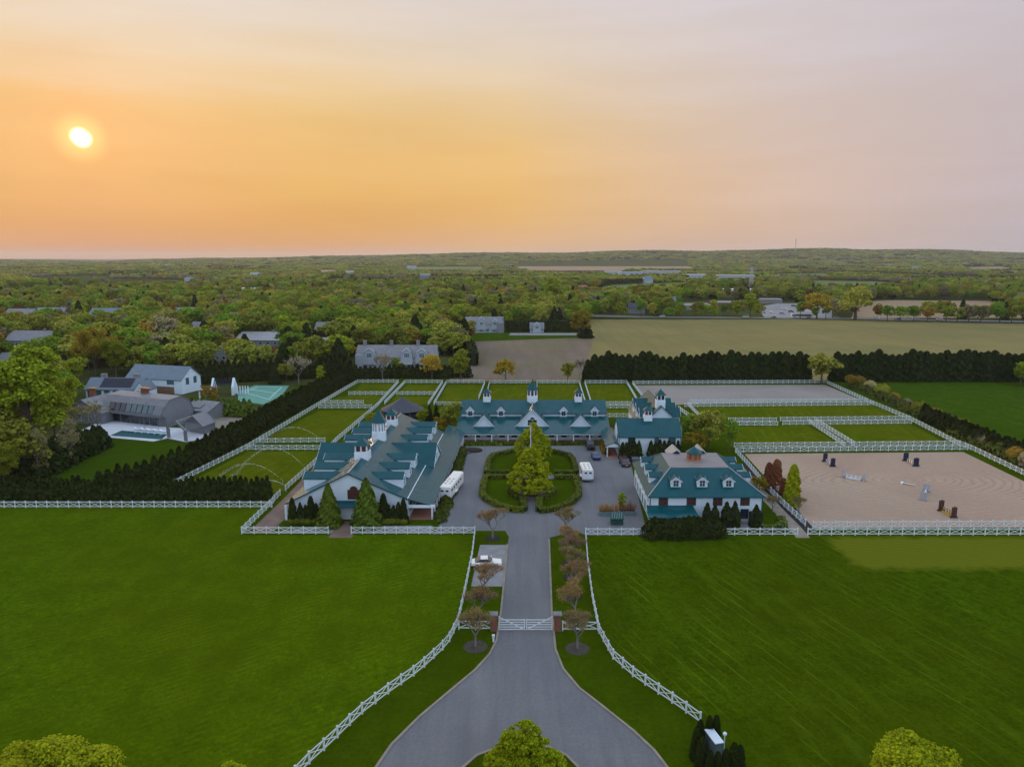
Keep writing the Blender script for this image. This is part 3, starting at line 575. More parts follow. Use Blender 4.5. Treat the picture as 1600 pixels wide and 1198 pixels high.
HOUSES = [  # px left, px right, base py, eave h, ridge h, depth, roof, wall, label
 (372, 412, 457.5, 4, 6.5, 25, 'whitep', 'whitep', 'long white-roofed shed far off in the left woods'), (430, 450, 458, 4, 6, 14, 'whitep', 'white', 'small white-roofed shed right of the long white shed'),
 (138, 192, 499, 4, 8.5, 13, 'blue_roof', 'whitep', 'long low house with blue-grey metal roof among the left trees'), (5, 48, 499, 4, 8, 14, 'shroof', 'shingle', 'grey-roofed house at the far left edge of the woods'),
 (54, 104, 498, 4, 8.5, 16, 'shroof', 'whitep', 'pale house with brown-grey roof beside the left evergreen clump'), (8, 80, 543, 4, 8.5, 14, 'shroof', 'shingle', 'large grey shingled house left of the golden tree'),
 (75, 92, 577, 3, 6, 8, 'shroof', 'shingle', 'small grey outbuilding behind the tall left trees'), (0, 30, 577, 4, 7, 10, 'shroof', 'shingle', 'grey roof half hidden by trees at the left edge'),
 (165, 183, 478, 3, 5, 8, 'whitep', 'white', 'small white cottage in the left woods'), (262, 305, 494, 4, 7, 10, 'shroof', 'shingle', 'brown-roofed house amid bright trees left of centre'), (300, 320, 520, 4, 7, 8, 'shroof', 'shingle', 'grey gabled cottage between olive trees'),
 (335, 355, 565, 4, 7.5, 8, 'shroof', 'shingle', 'dark brown cottage behind the white modern house'), (366, 437, 541, 3.5, 7, 20, 'grey_roof', 'shingle', 'big grey metal-roofed barn between the woods and hedges'),
 (492, 528, 521, 3, 7, 9, 'shroof', 'shingle', 'brown shingled house left of the big round tree'), (487, 515, 546, 2.5, 6, 10, 'grey_roof', 'shingle', 'open gabled shed by the dark hedges'),
 (490, 515, 456, 3.5, 5.5, 10, 'grey_roof', 'white', 'pale roofed house in the middle distance woods'), (712, 735, 464, 3.5, 5.5, 10, 'whitep', 'white', 'white roofed house above the small brick-red tree'),
 (946, 972, 430.5, 6, 8, 40, 'grey_roof', 'palesh', 'white warehouse at the left end of the far greenhouses'), (968, 1006, 431.5, 5, 7.5, 30, 'blue_roof', 'palesh', 'blue-roofed warehouse among the far greenhouses'), (1006, 1064, 429, 5, 7, 40, 'blue_roof', 'palesh', 'long grey-blue greenhouse block in the distance'),
 (1072, 1104, 436, 5, 7, 40, 'grey_roof', 'palesh', 'white long-roofed building before the transmission tower'), (1120, 1180, 437, 5, 6.5, 30, 'grey_roof', 'palesh', 'pale greenhouse row right of the white long roof'), (1128, 1178, 457, 4, 5, 20, 'whitep', 'white', 'flat white building at the foot of the tower'),
 (1006, 1020, 443, 8, 13, 14, 'blue_roof', 'palesh', 'tall pale gabled barn on the green field'), (900, 917, 453, 4, 7, 12, 'salmon', 'white', 'red roofed house at the edge of the pale green field'),
 (982, 1008, 490, 5, 9, 10, 'darkroof', 'shingle', 'dark gabled house beside the highway'), (1042, 1056, 478, 5, 9, 10, 'blue_roof', 'white', 'blue-grey gabled house behind the roadside trees'),
 (1068, 1112, 484, 4, 5.5, 24, 'flat_roof', 'concrete', 'low grey shopping building behind the roadside trees'), (1114, 1186, 481, 5, 6, 26, 'flat_roof', 'brick', 'long flat-roofed brick store with dark fascia'), (1190, 1222, 474, 4, 5, 18, 'flat_roof', 'concrete', 'low grey-roofed store behind the car park'),
 (1520, 1545, 446, 5, 9, 14, 'shroof', 'shingle', 'large grey-blue house among dark trees on the right'), (1380, 1398, 418, 7, 11, 14, 'shroof', 'shingle', 'pale house on the far right hillside'), (1425, 1440, 423, 6, 10, 14, 'shroof', 'shingle', 'grey house in the far right woods'),
 (636, 650, 421, 6, 10, 14, 'grey_roof', 'palesh', 'white house on the far plain left of centre'), (540, 552, 431, 5, 9, 14, 'grey_roof', 'palesh', 'tiny white house in the central woods'), (656, 672, 438, 6, 10, 14, 'shroof', 'shingle', 'pale grey house beyond the central treeline'), (288, 302, 440, 5, 8, 14, 'blue_roof', 'palesh', 'blue roofed house by the far left field'), (780, 800, 418, 6, 9, 14, 'shroof', 'shingle', 'grey-roofed house on the plain beneath the hills'),
 (390, 404, 434, 5, 8, 20, 'grey_roof', 'palesh', 'white shed at the far treeline left of centre'), (240, 262, 417, 5, 9, 14, 'grey_roof', 'palesh', 'pale house at the foot of the left hills'), (300, 314, 415, 5, 9, 14, 'grey_roof', 'palesh', 'second pale house under the left hills')]
for h in HOUSES:
    x, y = P((h[0] + h[1]) / 2, h[2]); w = (h[1] - h[0]) / F * math.hypot(y, CH)
    CLR.append((x, y, w * .5 + 4, 12 + .1 * y))
for px, py, r, fr in ((760, 520, 22, 25), (840, 520, 10, 10), (1173, 452, 12, 50)): clear(px, py, r, fr)
def free(x, y, m=0):
    for a, b, r, fr in CLR:
        if (x - a) ** 2 + (y - b) ** 2 < (r + m) ** 2: return False
        if fr and b - fr - r < y < b and abs(x - a * y / b) < r: return False
    for q in OPEN:
        if inpoly(x, y, q): return False
    return True
pts = []
y = 150.
while y < 1200:
    sp = 8.6 + y * .0022; x = -(.80 * y + 60)
    while x < .80 * y + 60:
        a = x + rnd.uniform(-.45, .45) * sp; b = y + rnd.uniform(-.45, .45) * sp
        if free(a, b) and rnd.random() < .93: pts.append((a, b))
        x += sp
    y += sp
pts.sort(key=lambda p: math.hypot(p[0], p[1]))
inview = [p for p in pts if abs(p[0]) < .735 * p[1] + 3]
rest = [p for p in pts if not abs(p[0]) < .735 * p[1] + 3]
NEAR = inview[:215]; rest += inview[215:]
LAB = {}
for x, y in NEAR:
    k = pick(x, y); ms = BG[k][rnd.randrange(len(BG[k]))]; h = rnd.uniform(9, 14.5) * (1.25 if rnd.random() < .12 else 1)
    px = 800 + F * x / y
    where = 'at the left edge' if px < 90 else 'near the left edge' if px < 180 else 'behind the white modern house' if px < 290 else 'behind the pergola' if px < 370 else 'behind the tennis court' if px < 440 else 'left of the gambrel house' if px < 560 else 'behind the gambrel house' if px < 690 else 'behind the manor' if px < 800 else 'behind the pool house' if px < 930 else 'beyond the highway' if px < 1340 else 'beyond the right fields'
    row = 'at the wood front' if y < 330 else 'in the wood second row' if y < 380 else 'mid wood' if y < 430 else 'deep in the wood' if y < 500 else 'far back in the wood'
    wd = rnd.uniform(1.05, 1.45); sz = 'tall ' if h > 12.4 else 'low ' if h < 10.6 else ''; sp_ = 'spreading ' if wd > 1.28 else 'narrow ' if wd < 1.13 else ''
    lb = sz + sp_ + LBL[k] + ' ' + row + ' ' + where; LAB.setdefault(lb, []).append(put('pine_tree' if k == 'pine' else 'leafy_tree', ms, (x, y, 0), h, lb, wide=wd))
for lb, ts in LAB.items():
    ts.sort(key=lambda t: t.location.x)
    if len(ts) > 1:
        for i, t in enumerate(ts): t['label'] = (['left', 'right'] if len(ts) == 2 else ['leftmost', 'middle', 'rightmost'] if len(ts) == 3 else ['leftmost', 'second', 'third', 'fourth', 'fifth', 'sixth', 'seventh', 'eighth', 'ninth'])[i] + ' ' + lb; t['group'] = 'woodland trees, ' + lb
# the rest of the woods: one object that instances a few crowns on points
def hidden_src(me):
    return bpy.data.objects.new(me.name + '_source', me)
def wood(name, recs, srcs):
    # recs: (x,y,z,scale,rot,idx)
    me = bpy.data.meshes.new(name); me.from_pydata([r[:3] for r in recs], [], [])
    for nm, ty, k in (('sc', 'FLOAT', 3), ('rt', 'FLOAT', 4), ('ix', 'INT', 5)):
        at = me.attributes.new(nm, ty, 'POINT'); at.data.foreach_set('value', [r[k] for r in recs])
    o = link(name, me); g = bpy.data.node_groups.new(name, 'GeometryNodeTree'); g.interface.new_socket('Geometry', in_out='INPUT', socket_type='NodeSocketGeometry'); g.interface.new_socket('Geometry', in_out='OUTPUT', socket_type='NodeSocketGeometry')
    gi = g.nodes.new('NodeGroupInput'); go = g.nodes.new('NodeGroupOutput'); jn = g.nodes.new('GeometryNodeJoinGeometry')
    ix = g.nodes.new('GeometryNodeInputNamedAttribute'); ix.data_type = 'INT'; ix.inputs[0].default_value = 'ix'
    sc = g.nodes.new('GeometryNodeInputNamedAttribute'); sc.data_type = 'FLOAT'; sc.inputs[0].default_value = 'sc'
    rt = g.nodes.new('GeometryNodeInputNamedAttribute'); rt.data_type = 'FLOAT'; rt.inputs[0].default_value = 'rt'
    cx = g.nodes.new('ShaderNodeCombineXYZ'); g.links.new(rt.outputs[0], cx.inputs[2])
    for i, s in enumerate(srcs):
        oi = g.nodes.new('GeometryNodeObjectInfo'); oi.inputs[0].default_value = s; oi.inputs['As Instance'].default_value = True
        ip = g.nodes.new('GeometryNodeInstanceOnPoints'); cm = g.nodes.new('FunctionNodeCompare'); cm.data_type = 'INT'; cm.operation = 'EQUAL'; g.links.new(ix.outputs[0], cm.inputs[2]); cm.inputs[3].default_value = i
        g.links.new(gi.outputs[0], ip.inputs['Points']); g.links.new(cm.outputs[0], ip.inputs['Selection']); g.links.new(oi.outputs['Geometry'], ip.inputs['Instance']); g.links.new(cx.outputs[0], ip.inputs['Rotation']); g.links.new(sc.outputs[0], ip.inputs['Scale']); g.links.new(ip.outputs[0], jn.inputs[0])
    g.links.new(jn.outputs[0], go.inputs[0]); md = o.modifiers.new('scatter', 'NODES'); md.node_group = g
    tag(o, 'wide belt of mixed spring woodland reaching away behind the estate', 'woodland', kind='stuff'); return o
keys = [k for k, _ in KW]; srcs = []; off = {}
for k in keys:
    off[k] = (len(srcs), len(BG[k])); srcs += [hidden_src(m[0]) for m in BG[k]]
recs = []
for x, y in rest:
    k = pick(x, y); a, n = off[k]; recs.append((x, y, 0., rnd.uniform(.95, 1.6), rnd.uniform(0, 6.28), a + rnd.randrange(n)))
wood('woodland', recs, srcs)
print('near wood', len(recs))
csrc = []; ck = []
for i, (mt, w) in enumerate([('green', 5), ('olive', 9), ('olive2', 6), ('spring', 2), ('rust', 1.6), ('greyl', 1.6), ('pine', 2.6)]):
    csrc.append(hidden_src(crown('crown', 'clump', 70 + i, 1100, 1.5, mt, 12.))); ck += [i] * int(w * 10)
recs = []; y = 1200.
while y < 6600:
    sp = 21 if y < 2600 else 34 if y < 4200 else 46; x = -(.80 * y + 60)
    while x < .80 * y + 60:
        a = x + rnd.uniform(-.5, .5) * sp; b = y + rnd.uniform(-.5, .5) * sp
        gapn = mnoise.noise(Vector((a / 420, b / 900, 5)))
        if free(a, b, 6) and (gapn < .26 or b > 3700):
            f = mnoise.noise(Vector((a / 420, b / 170, 2))) * 1.5; i = ck[rnd.randrange(len(ck))]
            if f > .18 and rnd.random() < .75: i = 6 if mnoise.noise(Vector((a / 300, b / 150, 12))) > .12 else 5
            if f < -.2 and rnd.random() < .7: i = rnd.choice((2, 3))
            recs.append((a, b, terr(a, b) - 1.5, rnd.uniform(.62, 1.0) * (1 if b < 2600 else 1.4), rnd.uniform(0, 6.28), i))
        x += sp
    y += sp * .8
wood('far_woodland', recs, csrc)['label'] = 'far woods covering the plain and hills below the skyline'
print('far wood', len(recs))

# ------------------------------------------------------------------ hedges
def hedge(name, pts, h, w, label, mat='dark_hedge', tips=True, dens=1., size=.45, px=True, cat='hedge', step=None, group=None):
    pp = [Vector(P(*p)) if px else Vector(p) for p in pts]; hs = h if isinstance(h, (list, tuple)) else [h] * len(pp)
    C = []; Nn = []; core = MB(); st = step or w * .62
    for i in range(len(pp) - 1):
        a, b = pp[i], pp[i + 1]; d = (b - a); ln = d.length; d.normalize(); n = Vector((-d.y, d.x)); k = max(1, int(ln / st))
        ang = math.atan2(d.y, d.x)
        q = [a + n * w * .28, a - n * w * .28, b - n * w * .28, b + n * w * .28]
        z0, z1 = (.66 * hs[i], .66 * hs[i + 1]) if tips else (hs[i] * .95, hs[i + 1] * .95)
        core.hexa([(*q[0], -.05), (*q[1], -.05), (*q[2], -.05), (*q[3], -.05)], [(*q[0], z0), (*q[1], z0), (*q[2], z1), (*q[3], z1)])
        if tips:
            for j in range(k):
                c = a + d * (j + .5) / k * ln + n * nrs.normal() * .06 * w; hh = (hs[i] + (hs[i + 1] - hs[i]) * (j + .5) / k) * (.90 + .18 * nrs.rand()); m = max(16, int(150 * dens * h_(hh) * w / 1.6)); t = nrs.rand(m) ** .8; al = nrs.rand(m) * 2 * PI; r = w * .56 * (1 - t ** 2.2) * (.85 + .25 * nrs.rand(m)) + .03
                C.append(np.stack([c.x + r * np.cos(al), c.y + r * np.sin(al), t * hh], 1)); Nn.append(np.stack([np.cos(al), np.sin(al), .35 + 0 * t], 1) + nrs.normal(size=(m, 3)) * .4)
        else:
            m = int(ln * (w + 2 * max(hs)) * 11 * dens); u = nrs.rand(m) * ln; s = nrs.rand(m) * (w + 2 * hs[i]); x = np.where(s < hs[i], -w / 2, np.where(s > hs[i] + w, w / 2, s - hs[i] - w / 2)); z = np.where(s < hs[i], s, np.where(s > hs[i] + w, s - hs[i] - w, hs[i]))
            x = x + nrs.normal(size=m) * .03; nx_ = np.where(z >= hs[i] - 1e-6, 0, np.sign(x)); nz_ = (z >= hs[i] - 1e-6) * 1.
            C.append(np.stack([a.x + d.x * u + n.x * x, a.y + d.y * u + n.y * x, z + nrs.normal(size=m) * .02], 1)); Nn.append(np.stack([n.x * nx_, n.y * nx_, nz_], 1) + nrs.normal(size=(m, 3)) * .3)
    C = np.concatenate(C); Nn = np.concatenate(Nn); o = pp[0]; C[:, 0] -= o.x; C[:, 1] -= o.y
    t = thing(name, label, cat, (o.x, o.y, 0), group=group); link('foliage', leafmesh('foliage', C, Nn, size * (.6 + .8 * nrs.rand(len(C))), mat, 1.3 if tips else 1.), t)
    core.build('stem', 'hedgecore', t, tf=lambda x, y, z: (x - o.x, y - o.y, z)); return t
def h_(h): return max(.7, h / 3.2)
AH = 'arborvitae_hedge'
hedge(AH, [(-260, 788), (130, 783)], 5.0, 1.7, 'dark arborvitae hedge behind the white fence at the far left', dens=.8)
hedge(AH, [(130, 784), (424, 782)], [4.6, 4.9], 1.7, 'nearer dark arborvitae hedge ending beside the brick path')
hedge(AH, [(150, 776), (222, 758), (290, 740), (375, 692), (465, 640), (520, 610), (550, 595)], [5, 5.6, 6.2, 6.4, 6.4, 6.2, 5.8], 2.8, 'long tall dark hedge running back beside the left paddocks', dens=.7, size=.55)
hedge(AH, [(10, 752), (75, 742), (118, 718), (163, 697)], [7, 7.5, 7, 6], 4.5, 'dark evergreen screen at the edge of the shingled house lawn', mat='pine', dens=.5, size=.7)
hedge(AH, [(290, 648), (395, 652)], [5.5, 5.5], 2.6, 'evergreen hedge between the two modern houses', mat='conifer', dens=.6, size=.55)
hedge(AH, [(305, 600), (420, 594), (545, 588)], [8, 8.5, 8], 3.5, 'tall dark hedge behind the tennis court', dens=.35, size=.8)
hedge(AH, [(545, 594), (620, 590), (735, 590)], [5.5, 5, 5], 3, 'dark hedge row behind the left back paddocks', dens=.35, size=.8)
hedge('clipped_hedge', [(440, 566), (555, 553)], 5, 4, 'clipped hedge left of the gambrel house drive', mat='pine', dens=.2, size=1.)
hedge('clipped_hedge', [(445, 534), (600, 530)], 6, 4, 'long dark hedge in front of the big round tree', mat='pine', tips=False, dens=.25, size=1.)
hedge('clipped_hedge', [(690, 552), (735, 553), (740, 572)], 6, 4, 'dark hedge closing the gambrel house garden on the right', mat='pine', tips=False, dens=.25, size=1.)
hedge('clipped_hedge', [(560, 548), (680, 545)], 4.5, 4, 'dark hedge behind the gambrel house', mat='pine', tips=False, dens=.25, size=1.)
hedge('clipped_hedge', [(790, 518), (905, 518)], 7, 6, 'tall dark hedge behind the small pool house', mat='pine', tips=False, dens=.15, size=1.4)
hedge('clipped_hedge', [(690, 520), (730, 518)], 7, 6, 'tall dark hedge left of the grey gambrel manor', mat='pine', tips=False, dens=.15, size=1.4)
hedge(AH, [(1440, 655), (1520, 690), (1600, 722), (1720, 775)], [4.5, 4.5, 4.8, 5], 2.6, 'dark arborvitae row bordering the right hand field', dens=.6, size=.55)
hedge('mixed_hedge', [(1335, 604), (1390, 628), (1450, 654), (1535, 697), (1618, 735), (1720, 784)], [2.2, 2.4, 2.5, 2.3, 2.2, 2.2], 4.4, 'loose green mixed hedge outside the right paddock fence', mat='hedgegreen', dens=.55, size=.55)
hedge(AH, [(1012, 838), (1124, 838)], 3.5, 3.2, 'thick dark clipped hedge under the teal awning roof', dens=1.3, size=.3, step=.8)
hedge(AH, [(1098, 822), (1122, 822)], 4.3, 1.7, 'short dark hedge at the right end of the teal awning', dens=1.2, size=.35)
hedge(AH, [(1128, 823), (1154, 823)], 4.6, 1.9, 'dark hedge left of the small white door', dens=1.2, size=.35)
hedge(AH, [(1171, 823), (1189, 822)], 4.3, 1.9, 'dark hedge right of the small white door', dens=1.2, size=.35)
hedge(AH, [(969, 716), (1001, 716)], 4.0, 1.6, 'dark arborvitae screen left of the gap on the white cottage', dens=1, size=.4)
hedge(AH, [(1013, 716), (1062, 715)], 4.2, 1.6, 'dark arborvitae screen right of the gap on the white cottage', dens=1, size=.4)
hedge(AH, [(466, 816), (482, 816)], 3.6, 1.4, 'low arborvitae screen left of the garage door', dens=1.3, size=.3)
hedge(AH, [(604, 816), (627, 816)], 3.6, 1.4, 'low arborvitae screen right of the garage door', dens=1.3, size=.3)
hedge('clipped_hedge', [(1190, 829), (1216, 829), (1224, 822), (1219, 812)], .9, 1.4, 'low bright hedge curling beside the gravel path', mat='hedgegreen', tips=False, dens=1.2, size=.3)
hedge('shrub_border', [(687, 816), (703, 772), (722, 706)], 1.5, 2.2, 'green and yellow shrub border along the stable porch', mat='hedgegreen', dens=1., size=.4)
hedge('shrub_border', [(728, 694.5), (812, 694.5)], .8, 1.3, 'low planting before the left half of the main barn porch', mat='hedgegreen', dens=.8, size=.4)
hedge('shrub_border', [(852, 694.5), (938, 694.5)], .8, 1.3, 'low planting before the right half of the main barn porch', mat='hedgegreen', dens=.8, size=.4)
hedge('shrub_border', [(940, 693), (948, 712)], 1.3, 1.4, 'small flowering border beside the blue car', mat='rust', dens=.8, size=.35)
# the island's clipped parterre
def parterre(pts, label): hedge('clipped_hedge', pts, .95, 1.25, label, mat='box_hedge', tips=False, dens=2.2, size=.24)
parterre([(819, 800), (800, 799), (778, 792), (760, 783), (753, 775), (755, 762), (759, 747)], 'clipped hedge round the front left quarter of the island')
parterre([(842, 801), (862, 799), (880, 794), (896, 785), (904, 776), (903, 762), (899, 747)], 'clipped hedge round the front right quarter of the island')
parterre([(819, 799), (817, 781)], 'short hedge on the left of the island entrance path'); parterre([(842, 800), (843, 781)], 'short hedge on the right of the island entrance path')
parterre([(817, 782), (805, 778), (797, 772), (801, 766)], 'curved hedge left of the mulch circle'); parterre([(843, 782), (856, 778), (866, 771), (861, 766)], 'curved hedge right of the mulch circle')
parterre([(759, 748), (796, 748)], 'front hedge along the island cross path, left side'); parterre([(866, 748), (899, 748)], 'front hedge along the island cross path, right side')
parterre([(759, 741), (796, 741)], 'rear hedge along the island cross path, left side'); parterre([(866, 741), (900, 741)], 'rear hedge along the island cross path, right side')
parterre([(760, 741), (764, 722), (770, 714), (800, 707), (828, 705)], 'clipped hedge round the rear left quarter of the island'); parterre([(900, 741), (896, 722), (890, 714), (862, 707), (832, 705)], 'clipped hedge round the rear right quarter of the island')
sheet('island_lawn', [(820, 799), (800, 798), (778, 791), (760, 782), (754, 775), (756, 762), (760, 748), (899, 748), (903, 762), (903, 775), (896, 784), (880, 793), (862, 798), (842, 800)], .03, 'verge')
sheet('island_lawn', [(761, 741), (765, 722), (771, 714), (800, 707), (862, 707), (890, 714), (895, 722), (899, 741)], .03, 'verge')
sheet('island_path', [(820, 801), (824, 779), (800, 772), (805, 765), (830, 761), (858, 764), (864, 772), (838, 779), (841, 801)], .036, 'asphalt')
def ring(px, py, r, mat, z=.042, h=.06):
    x, y = P(px, py); b = MB(); b.lathe((0, 0, 0), [(r, -.03), (r * .97, h * .6), (r * .6, h)], 24); return tag(b.build('mulch_circle', mat, loc=(x, y, z)), kind='structure')
ring(829, 772, 1.55, 'mulch')

# ------------------------------------------------------------------ fences
def cubem(name, mat, sx, sy, sz, z0=0):
    b = MB(); b.box(-sx / 2, sx / 2, -sy / 2, sy / 2, z0, z0 + sz); return b.mesh(name, mat)
pb = MB(); pb.box(-.075, .075, -.075, .075, -.1, 1.33); pb.box(-.10, .10, -.10, .10, 1.33, 1.39); pb.face([(-.10, -.10, 1.39), (.10, -.10, 1.39), (0, 0, 1.46)]); pb.face([(.10, -.10, 1.39), (.10, .10, 1.39), (0, 0, 1.46)]); pb.face([(.10, .10, 1.39), (-.10, .10, 1.39), (0, 0, 1.46)]); pb.face([(-.10, .10, 1.39), (-.10, -.10, 1.39), (0, 0, 1.46)])
POST = pb.mesh('post', 'fencew')
RAIL = cubem('rail', 'fencew', 1, .05, .13, -.065)
BAYH = .84
def xb(sgn, off):
    b = MB(); z0, z1 = (.30, 1.14) if sgn > 0 else (1.14, .30); b.hexa([(0, off - .02, z0 - .045), (0, off + .02, z0 - .045), (0, off + .02, z0 + .045), (0, off - .02, z0 + .045)], [(1, off - .02, z1 - .045), (1, off + .02, z1 - .045), (1, off + .02, z1 + .045), (1, off - .02, z1 + .045)]); return b.mesh('cross_brace', 'fencew')
XB = [xb(1, .021), xb(-1, -.021)]
def resample(pp, step):
    L_ = [0]; 
    for a, b in zip(pp, pp[1:]): L_.append(L_[-1] + (b - a).length)
    n = max(1, round(L_[-1] / step)); out = []
    for i in range(n + 1):
        s = L_[-1] * i / n; k = 0
        while k < len(pp) - 2 and L_[k + 1] < s: k += 1
        out.append(pp[k].lerp(pp[k + 1], (s - L_[k]) / max(1e-6, L_[k + 1] - L_[k])))
    return out
def fence(pts, label, near=False, step=2.07, px=True, h=1.):
    q = resample([Vector(P(*p)) if px else Vector(p) for p in pts], step); o = q[0]; t = thing('board_fence', label, 'fence', (o.x, o.y, 0))
    if near:
        for i, p in enumerate(q):
            x = link('post', POST, t, (p.x - o.x, p.y - o.y, 0)); d = (q[min(i + 1, len(q) - 1)] - q[max(i - 1, 0)]); x.rotation_euler.z = math.atan2(d.y, d.x)
        for a, b in zip(q, q[1:]):
            d = b - a; m = (a + b) / 2 - o; r = math.atan2(d.y, d.x)
            for z in (.26, 1.2): e = link('rail', RAIL, t, (m.x, m.y, z)); e.rotation_euler.z = r; e.scale.x = d.length - .15
            for X in XB: e = link('cross_brace', X, t, (a.x - o.x + d.x * .04, a.y - o.y + d.y * .04, 0)); e.rotation_euler.z = r; e.scale.x = d.length * .92
    else:
        b1 = MB(); b2 = MB()
        for p in q: b1.box(p.x - o.x - .075, p.x - o.x + .075, p.y - o.y - .075, p.y - o.y + .075, -.05, 1.4)
        for a, b in zip(q, q[1:]):
            a = a - o; b = b - o; n = Vector((-(b - a).y, (b - a).x)).normalized() * .03
            for z in (.26, 1.2): b2.bar((*a, z), (*b, z), .05, .13)
            b2.bar((*(a + n), .3), (*(b + n), 1.14), .04, .09); b2.bar((*(a - n), 1.14), (*(b - n), .3), .04, .09)
        tag(b1.build('post_row', 'fencew', t), kind='stuff'); tag(b2.build('rail_row', 'fencew', t), kind='stuff')
    return t
fence([(378, 834), (513, 834)], 'white cross-braced fence left of the brick drive in front of the stable', True)
fence([(549, 834), (742, 834)], 'white cross-braced fence from the brick drive to the courtyard mouth', True)
fence([(742, 835), (738, 870), (728, 920), (716, 975), (700, 1008), (655, 1050), (605, 1085), (560, 1120), (520, 1160), (478, 1198), (440, 1240)], 'white fence sweeping along the left side of the driveway', True)
fence([(378, 834), (427, 786)], 'short white fence slanting back beside the brick path', True)
fence([(429, 783), (438, 774)], 'stub of white fence at the end of the dark hedge', True)
fence([(425, 793), (0, 793), (-160, 793)], 'white fence along the foot of the left arborvitae hedge', True)
fence([(915, 836), (1008, 836)], 'white fence between the driveway and the thick dark hedge', True)
fence([(1128, 836), (1246, 836)], 'white fence between the thick dark hedge and the gravel path', True)
fence([(1262, 836), (1760, 836)], 'long white fence facing the riding arena', True)
fence([(1270, 825), (1760, 823)], 'inner white fence on the near side of the riding arena', True)
fence([(1258, 822), (1222, 789), (1196, 762), (1170, 730), (1150, 708)], 'white fence along the left side of the riding arena', True)
fence([(915, 838), (918, 880), (925, 935), (936, 990), (958, 1030), (990, 1058), (1030, 1085), (1060, 1105), (1094, 1130)], 'white fence sweeping along the right side of the driveway', True)
fence([(717, 983), (769, 984)], 'short white fence from the left brick gate pillar', True)
fence([(879, 985), (934, 985)], 'short white fence from the right brick gate pillar', True)
for pts, lb in (
    ([(274, 758), (387, 701), (498, 634), (559, 598)], 'long white fence along the outer left side of the paddocks'),
    ([(387, 703), (502, 703)], 'white fence across the near left paddocks, front row'), ([(405, 692), (508, 691)], 'white fence across the near left paddocks, rear row'),
    ([(498, 638), (581, 638)], 'white fence across the middle left paddocks, front row'), ([(507, 631), (568, 631)], 'white fence across the middle left paddocks, rear row'),
    ([(545, 617), (606, 617)], 'white fence dividing the two small far left paddocks'), ([(559, 598), (623, 598)], 'back white fence of the far left corner paddock'),
    ([(623, 598), (590, 635), (526, 690), (500, 718), (446, 767)], 'long white fence on the right side of the left paddocks'),
    ([(633, 598.5), (601, 632)], 'white fence on the left of the dark round pen paddock'), ([(633, 598.5), (692, 598.5)], 'back white fence of the second far paddock'), ([(620, 617), (680, 617)], 'white fence dividing the paddock above the dark round pen'), ([(692, 598.5), (669, 634)], 'white fence right of the dark round pen paddock'),
    ([(698, 598.5), (758, 598.5)], 'back white fence of the third far paddock'), ([(698, 598.5), (678, 633)], 'left white fence of the third far paddock'), ([(758, 598.5), (748, 624)], 'right white fence of the third far paddock'), ([(682, 633), (722, 634)], 'near white fence of the third far paddock'),
    ([(765, 599), (831, 599)], 'back white fence left of the central cupola'), ([(765, 599), (757, 634)], 'white side fence rising behind the left cupola'), ([(831, 599), (831, 636)], 'left white fence of the alley behind the central cupola'), ([(839, 599), (840, 636)], 'right white fence of the alley behind the central cupola'), ([(839, 599), (905, 599)], 'back white fence right of the central cupola'),
    ([(905, 599), (916, 636)], 'left white fence of the alley behind the right cupola'), ([(913.5, 599), (925, 636)], 'right white fence of the alley behind the right cupola'), ([(913.5, 599), (979, 599)], 'back white fence of the paddock behind the right cupola'), ([(979, 599), (999, 633)], 'right white fence of the paddock behind the right cupola'), ([(925, 633), (999, 633)], 'near white fence of the paddock behind the right cupola, front row'), ([(925, 638), (1002, 638)], 'near white fence of the paddock behind the right cupola, rear row'), ([(942, 652), (1006, 652)], 'low white fence just behind the white cottage'),
    ([(988, 600), (1290, 598.5)], 'long back white fence of the grey sand arena'), ([(988, 600), (1014, 635)], 'left white fence of the grey sand arena'), ([(1078, 630), (1354, 628)], 'near white fence of the grey sand arena, rear row'), ([(1070, 636), (1365, 633)], 'near white fence of the grey sand arena, front row'),
    ([(1060, 640), (1082, 656)], 'slanting white fence between the pale tree and the grey arena'), ([(1075, 634), (1098, 658)], 'second slanting white fence behind the pale tree'),
    ([(1290, 598.5), (1354, 628), (1422, 657), (1495, 695), (1513, 701), (1600, 743), (1690, 790)], 'long white fence down the right side of the paddocks'),
    ([(1138, 659), (1213, 659)], 'white fence left of the paddock gap, rear row'), ([(1143, 665), (1215, 665)], 'white fence left of the paddock gap, front row'), ([(1219, 658), (1420, 656)], 'white fence right of the paddock gap, rear row'), ([(1223, 664), (1424, 662)], 'white fence right of the paddock gap, front row'),
    ([(1264, 661), (1320, 698)], 'left white fence of the lane between the right paddocks'), ([(1274.5, 660), (1335, 697)], 'right white fence of the lane between the right paddocks'),
    ([(1147, 699), (1500, 696)], 'white fence behind the riding arena, rear row'), ([(1149, 707), (1512, 703)], 'white fence behind the riding arena, front row')):
    fence(pts, lb)
